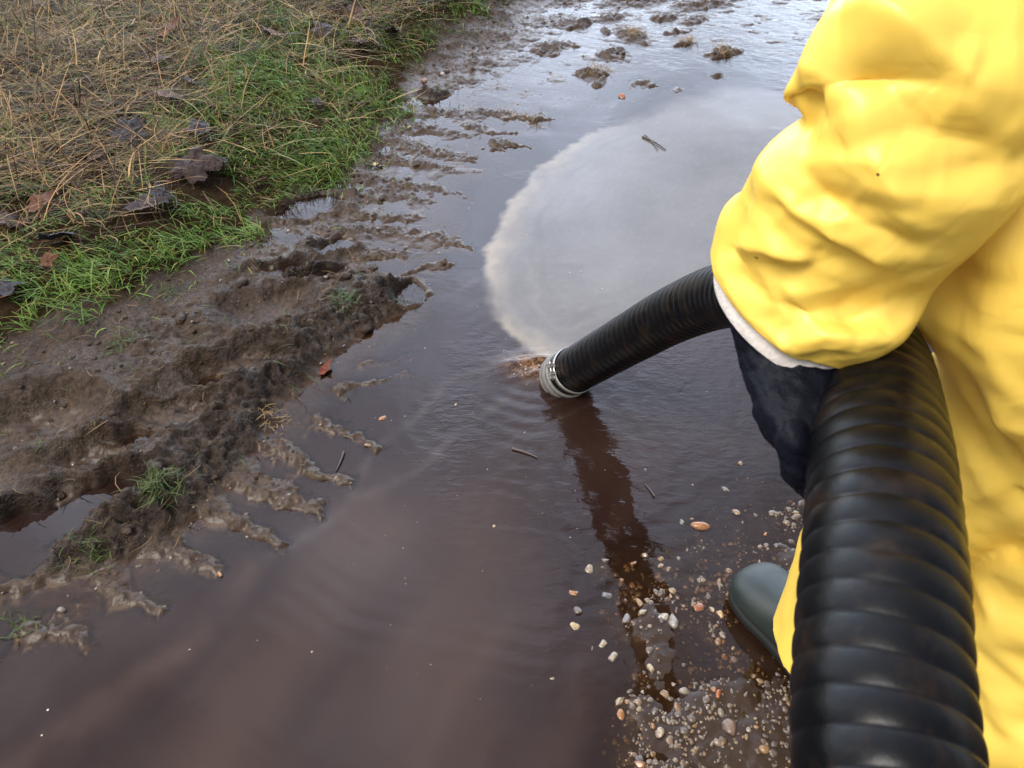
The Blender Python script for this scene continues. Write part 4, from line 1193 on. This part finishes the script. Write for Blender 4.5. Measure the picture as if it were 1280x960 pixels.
FOLDS = [  # crease lines on the side of the sleeve that faces the worker's left: px, half width m, depth (minus: hollow, plus: ridge)
    ([(985, 118), (1050, 98), (1120, 92), (1175, 98), (1215, 112)], .016, -.022), ([(1052, 26), (1090, 14), (1140, 40), (1185, 70), (1230, 104)], .012, .022),
    ([(988, 132), (1008, 143), (1026, 152)], .010, -.018), ([(1000, 168), (1060, 150), (1130, 130)], .022, .010),
    ([(1058, 184), (1110, 172), (1170, 170), (1230, 180), (1285, 198)], .011, -.013), ([(1050, 196), (1120, 196), (1200, 198)], .016, .007),
    ([(1176, 217), (1230, 210), (1285, 206)], .008, -.009), ([(955, 208), (985, 250), (1040, 295), (1095, 322), (1125, 338)], .007, .010),
    ([(975, 258), (1020, 300), (1070, 326), (1112, 342)], .008, -.010), ([(930, 250), (920, 280), (912, 312), (925, 330)], .007, -.008),
    ([(912, 308), (960, 306), (1000, 318), (1012, 330)], .008, .008), ([(960, 330), (1010, 334), (1060, 330)], .008, -.007),
    ([(975, 412), (1030, 404), (1078, 402), (1120, 380)], .008, -.011), ([(985, 424), (1030, 418), (1080, 416)], .007, .009),
    ([(905, 345), (930, 385), (965, 415), (1000, 432)], .008, .006), ([(925, 345), (955, 375), (1000, 392), (1060, 385), (1130, 350)], .010, -.007),
    ([(1010, 205), (1030, 240), (1060, 262)], .008, -.006), ([(1060, 230), (1120, 262), (1190, 290)], .012, .006), ([(1050, 262), (1110, 290), (1170, 312)], .010, -.006),
    ([(1030, 434), (1040, 452)], .008, -.007), ([(1130, 60), (1200, 40), (1290, 36)], .02, -.010), ([(1150, 240), (1220, 236), (1275, 228)], .012, .006), ([(985, 70), (1020, 90)], .010, .006)]
def facets(T, seed, n=6, lo=.05, hi=.11, amp=.0035, along=1.0):
    """flat panels meeting in straight creases: triangular waves run across the cloth in several directions"""
    r = np.random.default_rng(seed); nv, nu, _ = T.shape
    v = np.concatenate([[0], np.cumsum(np.linalg.norm(np.diff(T.mean(1), axis=0), axis=1))])[:, None] + np.zeros((1, nu))
    rad = np.linalg.norm(T - T.mean(1, keepdims=True), axis=-1).mean()
    th = np.arange(nu) / nu * 2 * math.pi
    f = np.zeros((nv, nu))
    for k in range(n):
        L_ = r.uniform(lo, hi); m = max(1, round(2 * math.pi * rad / L_ * abs(math.cos(a_ := r.uniform(-1.3, 1.3)))))
        m = m * r.choice([-1, 1])
        ph = m * th[None] / (2 * math.pi) + v / L_ * math.sin(a_) * along + r.uniform() + .35 * perlin(np.cos(th)[None] * 1.3 + v * 6, np.sin(th)[None] * 1.3 + v * 5 + k * 3, seed + k)
        tri = 2 * np.abs(2 * (ph - np.floor(ph + .5))) - 1
        gate = sstep(-.25, .3, perlin(np.cos(th)[None] * 1.1 + v * 4 + 9 * k, np.sin(th)[None] * 1.1 + v * 4, seed + 20 + k))
        f += amp * tri * gate * L_ / hi
    nrm = np.cross(np.roll(T, -1, 1) - np.roll(T, 1, 1), np.gradient(T, axis=0)); nrm /= np.linalg.norm(nrm, axis=-1, keepdims=True) + 1e-9
    return T + nrm * f[..., None]
def folded(T, folds, amp=1.0):
    nrm = np.cross(np.roll(T, -1, 1) - np.roll(T, 1, 1), np.gradient(T, axis=0)); nrm /= np.linalg.norm(nrm, axis=-1, keepdims=True) + 1e-9
    cen = T.mean(1, keepdims=True); sg = np.sign(np.sum(nrm * (T - cen), -1, keepdims=True)); nrm = nrm * sg
    fc = sstep(-.25, .35, np.sum(nrm * ((camp - T) / np.linalg.norm(camp - T, axis=-1, keepdims=True)), -1))
    out = np.zeros(T.shape[:2])
    for pts, w, dep in folds:
        # lay the crease on the fabric: nearest design point for each corner, then distance measured on the surface in metres
        C3 = []
        for (px, py) in pts:
            q = P(px, py, 1.0) - camp; q = q / np.linalg.norm(q)
            rel = T - camp; along = rel @ q; perp = np.linalg.norm(rel - along[..., None] * q, axis=-1) + (fc < .1) * 1.0
            k = np.unravel_index(np.argmin(perp), perp.shape); C3.append(T[k])
        best = np.full(T.shape[:2], 9.0); tb = np.zeros(T.shape[:2])
        n = len(C3) - 1
        for i in range(n):
            a, b = C3[i], C3[i + 1]; ab = b - a
            t = np.clip(((T - a) @ ab) / (ab @ ab + 1e-9), 0, 1)
            d = np.linalg.norm(T - (a + t[..., None] * ab), axis=-1)
            m = d < best; best[m] = d[m]; tb[m] = ((i + t) / n)[m]
        env = np.clip(np.sin(np.clip(tb, .06, .94) * math.pi), .2, 1) ** .5
        out += dep * env * np.clip(1 - best / (w * 3.2), 0, 1) ** 1.25
    return T + nrm * (out * fc * amp)[..., None]
def crinkles(n, box, seed, ang0, spread, dep):
    r = np.random.default_rng(seed); out = []
    for _ in range(n):
        cx, cy = r.uniform(box[0], box[2]), r.uniform(box[1], box[3]); L_ = r.uniform(25, 75); an = ang0 + r.normal(0, spread)
        dx, dy = math.cos(an) * L_, math.sin(an) * L_; k = r.uniform(-14, 14)
        out.append(([(cx - dx, cy - dy), (cx - dy / L_ * k, cy + dx / L_ * k), (cx + dx, cy + dy)], r.uniform(.003, .006), r.choice([-1, 1]) * r.uniform(.3, 1) * dep))
    return out
FOLDS = [(p_, w_f * 1.05, d_ * 1.3) for p_, w_f, d_ in FOLDS]
TF = folded(T, FOLDS + crinkles(42, (915, 230, 1130, 440), 3, .40, .6, .0034) + crinkles(8, (1020, 40, 1270, 260), 4, .2, .5, .0026))
SLV = buckle(facets(TF, 91, 4, .07, .13, .0010), 1.003, 1.006, 11, steps=6, iters=2, amp=.0012, follow=.15, maxd=.002, grav=.0003, freq=(3.0, 3.0), pin0=0, pin1=1, bend=.6)
coverall_parts = []
# left leg, hip and trunk of the suit as one tube, the right leg and the right sleeve as others
def ring(c, ax, w, dpt, out_dir=np.array([1.0, 0, 0])):
    ax = unit(np.array(ax, float)); a = np.array(out_dir, float); a = unit(a - ax * (a @ ax))
    return np.array(c, float), a * w, np.cross(ax, a) * dpt
LEG = [ring((.553, .675, .085), (0, .1, 1), .092, .105), ring((.553, .690, .16), (0, .12, 1), .088, .098), ring((.560, .705, .30), (0, .1, 1), .095, .105), ring((.578, .70, .46), (.05, 0, 1), .100, .115),
       ring((.595, .665, .62), (.1, -.15, 1), .112, .13), ring((.615, .635, .74), (.1, -.1, 1), .125, .15), ring((.600, .62, .86), (.15, 0, 1), .200, .17), ring((.600, .65, .98), (.1, .2, 1), .240, .18),
       ring((.635, .69, 1.10), (.05, .3, 1), .245, .175), ring((.69, .745, 1.22), (0, .35, 1), .20, .15), ring((.695, .79, 1.32), (0, .35, 1), .125, .11), ring((.688, .815, 1.385), (0, .3, 1), .088, .088), ring((.682, .835, 1.43), (0, .3, 1), .085, .092)]
T2 = rings_to_grid(*[np.array(q) for q in zip(*LEG)], 84, 52, 2.0)
PANEL = [([(1140, 345), (1190, 340), (1270, 352)], .016, -.014), ([(1228, 345), (1232, 400), (1245, 450), (1280, 490)], .014, .012), ([(1180, 420), (1205, 470), (1215, 520)], .014, -.008),
         ([(1195, 470), (1230, 520), (1268, 570)], .010, -.009), ([(1235, 480), (1262, 520), (1300, 545)], .010, .009), ([(1190, 520), (1225, 580), (1255, 640)], .012, .008),
         ([(1205, 655), (1245, 625), (1300, 600)], .009, -.010), ([(1212, 640), (1260, 606)], .008, .008), ([(1210, 720), (1250, 700), (1300, 690)], .012, .008), ([(1214, 775), (1250, 740), (1300, 705)], .010, -.010),
         ([(1220, 830), (1260, 850), (1300, 880)], .010, .008), ([(1222, 890), (1250, 860), (1300, 830)], .010, -.009)]
T2 = rings_to_grid(*[np.array(q) for q in zip(*LEG)], 190, 120, 2.0)
LEGV = buckle(facets(folded(T2, PANEL + crinkles(26, (1180, 380, 1300, 940), 8, .7, .7, .005)), 93, 5, .08, .17, .0026), 1.004, 1.008, 23, steps=8, iters=3, amp=.002, follow=.1, maxd=.004, grav=.0003, freq=(3.0, 5), pin0=0, pin1=1, bend=.5)
_rx = np.array([-.075, .0, 0])
LEGR = [ring((.785, .40, .085), (0, .1, 1), .085, .105), ring((.785, .42, .2), (0, .12, 1), .085, .10), ring((.79, .46, .32), (0, .1, 1), .098, .108), ring((.80, .51, .48), (.0, .1, 1), .104, .12),
        ring((.80, .53, .66), (-.05, .05, 1), .115, .14), ring((.78, .56, .82), (-.1, .1, 1), .13, .15), ring((.74, .62, .95), (-.15, .1, 1), .12, .12)]
LEGR = [(c + _rx * min(1, i / 1.0) if i < 6 else c, a * (1.25 if i > 1 else 1.12), b * (1.18 if i > 1 else 1.12)) for i, (c, a, b) in enumerate(LEGR)]
LEGR[0] = (LEGR[0][0] + _rx, LEGR[0][1], LEGR[0][2])
T3 = rings_to_grid(*[np.array(q) for q in zip(*LEGR)], 54, 44, 2.0)
LEGRV = buckle(T3, 1.03, 1.07, 31, steps=30, iters=7, amp=.014, follow=.03, maxd=.022, freq=(3.0, 4), pin0=0, pin1=1, bend=.25)
ARMR = [ring((.985, .735, .835), (.2, -.3, .6), .06, .055), ring((1.01, .69, .88), (.2, -.3, .7), .068, .062), ring((1.035, .61, 1.02), (-.2, .2, 1), .08, .075), ring((.97, .66, 1.13), (-.5, .3, .7), .085, .085), ring((.88, .71, 1.23), (-.8, .2, .3), .09, .09), ring((.74, .74, 1.26), (-1, .1, .1), .075, .075)]
T4 = rings_to_grid(*[np.array(q) for q in zip(*ARMR)], 80, 72, 2.0)
ARMRV = buckle(T4, 1.03, 1.06, 41, steps=20, iters=6, amp=.01, follow=.04, maxd=.016, pin0=0, pin1=1)
a1 = lofted('a', LEGV, YEL, None, True, True); a2 = lofted('b', LEGRV, YEL, None, True, True); a3 = lofted('c', ARMRV, YEL, None, True, True)
# shoulder yoke under the top of the left sleeve
yk = [ring(sh_l + np.array([-.03, -.03, .0]), (1, -.1, .1), .075, .085, (0, 0, 1)), ring(sh_l + np.array([.05, -.01, .01]), (1, -.1, .1), .09, .10, (0, 0, 1)), ring((.66, .76, 1.24), (1, -.1, .1), .09, .10, (0, 0, 1))]
sc_ = cs[-1]; so_ = unit(np.array([.68, .75, 1.22]) - sc_)
ak = [ring(sc_ - so_ * .05, so_, .080, .085, (0, 0, 1)), ring(sc_ + so_ * .03, so_, .100, .105, (0, 0, 1)), ring((sc_ + np.array([.68, .75, 1.22])) / 2, so_, .115, .120, (0, 0, 1)), ring((.68, .75, 1.22), so_, .110, .115, (0, 0, 1))]
a5 = lofted('e', rings_to_grid(*[np.array(q) for q in zip(*ak)], 30, 60), YEL, None, True, True)
pk = [ring((.70, .56, .72), (0, .1, 1), .17, .15), ring((.705, .575, .84), (0, .1, 1), .212, .178), ring((.70, .61, .97), (0, .2, 1), .222, .182), ring((.685, .66, 1.10), (0, .3, 1), .20, .16)]
a6 = lofted('g', facets(rings_to_grid(*[np.array(q) for q in zip(*pk)], 80, 130), 95, 6, .08, .16, .0032), YEL, None, True, True)
a4 = lofted('d', rings_to_grid(*[np.array(q) for q in zip(*yk)], 30, 60), YEL, None, True, True)
coverall = fuse('coverall', [a1, a2, a3, a4, a5, a6], .0055, YEL, None, 2); at_root(coverall, person)
sleeve = lofted('sleeve', SLV, YEL, None, sub=0, thick=.0012)
sleeve.data.transform(Matrix.Translation(-Vector(person.location))); sleeve.parent = coverall
# hood round the head, open at the face
hd = np.array([.675, .84, 1.475]); fwd = unit(np.array([-.05, 1, -.12]))
bm = bmesh.new(); bmesh.ops.create_uvsphere(bm, u_segments=40, v_segments=28, radius=1)
for v in bm.verts:
    p = np.array(v.co[:]); q = hd + p * np.array([.112, .128, .142]) + np.array([0, -.012, 0]); v.co = q
kill = [v for v in bm.verts if ((np.array(v.co[:]) - hd) @ fwd) > .055 and abs(v.co.x - hd[0]) < .082 and v.co.z - hd[2] < .085]
bmesh.ops.delete(bm, geom=kill, context='VERTS')
for v in bm.verts:
    p = np.array(v.co[:]); v.co = p + (p - hd) * .06 * float(perlin(np.array([p[0] * 14]), np.array([p[2] * 14 + p[1] * 9]), 77)[0])
me = bpy.data.meshes.new('hood'); bm.to_mesh(me); bm.free(); me.materials.append(YEL); me.polygons.foreach_set('use_smooth', [True] * len(me.polygons))
hood = obj('hood', me); q = hood.modifiers.new('thickness', 'SOLIDIFY'); q.thickness = .002
hood.data.transform(Matrix.Translation(-Vector(person.location))); hood.parent = coverall

# gloves: gauntlet, palm and five fingers fused to one skin
def glove(hc, hd_, hu, hl, wrist, palm=None, thumb_over=True, rad=HR):
    """hc point on the held axis, hd_ axis direction (towards index finger), hu up, hl outward side where the back of the hand lies"""
    q = lambda l, u, d: hc + hl * l + hu * u + hd_ * d
    verts = [q(.082, .030, .0), q(.080, -.004, .0)]; edges = []; objs = []
    # palm and wrist
    rows = [(wrist, .043, .036), (wrist * .5 + q(.086, .05, 0) * .5, .038, .030), (q(.084, .035, .002), .043, .024), (q(.083, .005, .002), .047, .020), (q(.078, -.022, .0), .045, .018), (q(.070, -.038, 0), .041, .014)]
    Cc = [r[0] for r in rows]; axs = [unit(Cc[min(i + 1, 5)] - Cc[max(i - 1, 0)]) for i in range(6)]
    rr = [ring(Cc[i], axs[i], rows[i][1], rows[i][2], hd_) for i in range(6)]
    objs.append(lofted('p', rings_to_grid(*[np.array(k) for k in zip(*(palm or rr))], 40, 40, 2.2), NAVY, None, True, True))
    R = rad + .0105
    for k, (off, ln) in enumerate(((.033, .95), (.011, 1.05), (-.011, 1.0), (-.032, .82))):
        pts = [q(.076, -.018, off * .95)]
        for a in (-18, -52, -86, -118, -142):
            an = math.radians(-18 + (a + 18) * ln) if a != -18 else math.radians(a)
            pts.append(q(R * math.cos(an) * 1.03, R * math.sin(an) * 1.03, off * 1.02))
        objs.append(skinned('f', pts, [(i, i + 1) for i in range(5)], [.0135, .0140, .0130, .0122, .0112, .0095], NAVY, None, 2))
    if not thumb_over:
        pts = [q(.084, .020, .030), q(.080, .026, .056), q(.074, .030, .078), q(.068, .030, .098), q(.064, .026, .112)]
    else: pts = [q(.080, .030, .030), q(.072, .044, .050), q(.045, .062, .060), q(.008, R + .001, .062), q(-.018, R - .003, .058)]
    objs.append(skinned('f', pts, [(i, i + 1) for i in range(4)], [.016, .0155, .0135, .0120, .0095], NAVY, None, 2))
    o = fuse('glove', objs, .0028, NAVY, None, 5)
    n = len(o.data.vertices); co = np.zeros(n * 3, np.float32); o.data.vertices.foreach_get('co', co); co = co.reshape(-1, 3)
    nn = np.zeros(n * 3, np.float32); o.data.vertices.foreach_get('normal', nn); nn = nn.reshape(-1, 3)
    w1 = fbm(co[:, 2] * 1.6 + co[:, 0] * .8, co[:, 1] - co[:, 0] * .5, 22, 3, 610, ridged=True); w2 = fbm(co[:, 0] + co[:, 2], co[:, 1] * 1.2 + co[:, 2] * .4, 50, 3, 620)
    co = co + nn * (.0042 * w1 + .0022 * w2)[:, None]
    o.data.vertices.foreach_set('co', co.astype(np.float32).ravel()); o.data.update()
    return o
# nearest point of the hose to the hand
tgt = P(1108, 545, .66); i0 = int(np.argmin(np.linalg.norm(hpath - tgt, axis=1)))
hc = hpath[i0]; hdv = unit(hpath[i0 + 10] - hpath[i0 - 10]); upv = np.array([0, 0, 1.0]); upv = unit(upv - hdv * (upv @ hdv)); lf = unit(np.cross(upv, hdv))
if lf[0] > 0: lf = -lf
hc = hc + hdv * .02
lt = unit(lf * .96 + upv * .28); ut = unit(upv - lt * (upv @ lt))
axs = unit(P(985, 440, .745) - cs[1])
kn_rows = [(C_[0] - axs * .03, A_[0] * .86, B_[0] * .86), (C_[0] + axs * .012, A_[0] * .90, B_[0] * .90), (C_[0] + axs * .023, A_[0] * .885, B_[0] * .885)]
LG = [((927, 418), (1078, 452), .745, .030), ((930, 446), (1064, 470), .735, .029), ((940, 484), (1050, 504), .720, .026), ((952, 520), (1043, 536), .702, .024), ((974, 560), (1038, 570), .688, .020), ((996, 584), (1036, 590), .682, .012)]
gc = [(P(*l, d) + P(*r, d)) / 2 for l, r, d, b in LG]
prm = [(C_[0] + axs * .006, A_[0] * .76, B_[0] * .76), (C_[0] + axs * .026, A_[0] * .78, B_[0] * .76)]
for i, (l, r, d, b) in enumerate(LG):
    if i == 0: continue
    a = (P(*r, d) - P(*l, d)) / 2; ax = unit(gc[min(i + 1, 5)] - gc[i - 1]); bb = unit(np.cross(ax, a))
    bb = bb if bb @ (camp - gc[i]) > 0 else -bb
    prm.append((gc[i], a, bb * b))
gl1 = glove(hc, hdv, ut, lt, wr_l, prm, False); at_root(gl1, person)
cuffo = lofted('knit_cuff', rings_to_grid(*[np.array(k) for k in zip(*kn_rows)], 14, 64), KNIT, None, thick=.003)
cuffo.data.transform(Matrix.Translation(-Vector(person.location))); cuffo.parent = gl1
# right hand rests on the right thigh, out of frame
hc2 = np.array([.93, .72, .77]); gl2 = glove(hc2, unit(np.array([-.3, .9, -.1])), np.array([0, 0, 1.0]), unit(np.array([.9, .3, 0])), np.array([1.0, .73, .85]), None, True, rad=.06); at_root(gl2, person)

# boots
def boot(toe, heel, name_parent):
    toe = np.array(toe); heel = np.array(heel); f = unit(toe - heel); L = np.linalg.norm(toe - heel); s = np.array([f[1], -f[0], 0]); u = np.array([0, 0, 1.0])
    # foot: sections from heel to toe (t, half width, height, base)
    sec = [(.0, .030, .080), (.03, .040, .100), (.12, .043, .128), (.26, .044, .130), (.42, .044, .112), (.56, .049, .096), (.70, .058, .086), (.82, .060, .078), (.91, .055, .069), (.97, .043, .058), (1.0, .026, .044)]
    rows = []
    nu = 40; th = np.linspace(0, 2 * math.pi, nu, endpoint=False)
    S = smooth_rows(np.array(sec), 60)
    for t, w, hgt in S:
        c = np.sign(np.cos(th)) * np.abs(np.cos(th)) ** 1.0; n_ = np.sin(th)
        zz = np.where(n_ > 0, np.abs(n_) ** .85, -np.abs(n_) ** .45)
        rows.append(heel + f * (t * L) + s * ((w * c + .010 * math.sin(t * 3.0) * 0)[:, None]) + u * ((.020 + hgt * .5 - .010 + (hgt * .5) * zz)[:, None]))
    ft = lofted('ft', np.array(rows), RUB, None, True, True)
    shaft = [ring(heel + f * .085 + u * .07, (0, 0, 1), .044, .055, s), ring(heel + f * .090 + u * .14, (0, 0, 1), .044, .052, s), ring(heel + f * .098 + u * .22, (0, 0, 1), .046, .052, s), ring(heel + f * .105 + u * .30, (0, 0, 1), .048, .053, s)]
    shf = lofted('sh', rings_to_grid(*[np.array(k) for k in zip(*shaft)], 30, 48), RUB, None, True, True)
    b = fuse('boot', [ft, shf], .0042, RUB, None, 8); at_root(b, person)
    rows = []
    for zlev, gw_ in ((.002, 1.00), (.006, 1.05), (.018, 1.08), (.024, 1.05), (.026, .95)):
        pl = []
        for a in np.linspace(0, 2 * math.pi, 64, endpoint=False):
            t = .5 - .515 * math.cos(a); tcl = min(max(t, 0), 1)
            w = np.interp(tcl, [q[0] for q in sec], [q[1] for q in sec])
            w = max(w, 0) * gw_ * (abs(math.sin(a)) ** .12 if abs(math.sin(a)) > 1e-3 else 0)
            pl.append(heel + f * (t * L) + s * (w * (1 if math.sin(a) > 0 else -1)) + u * zlev)
        rows.append(pl)
    so = lofted('sole', np.array(rows), SOLE, None, True, True); so.data.transform(Matrix.Translation(-Vector(person.location))); so.parent = b
    return b
bl = boot((.462, .862, .0), (.578, .600, .0), person); br = boot((.66, .60, 0), (.725, .32, 0), person)
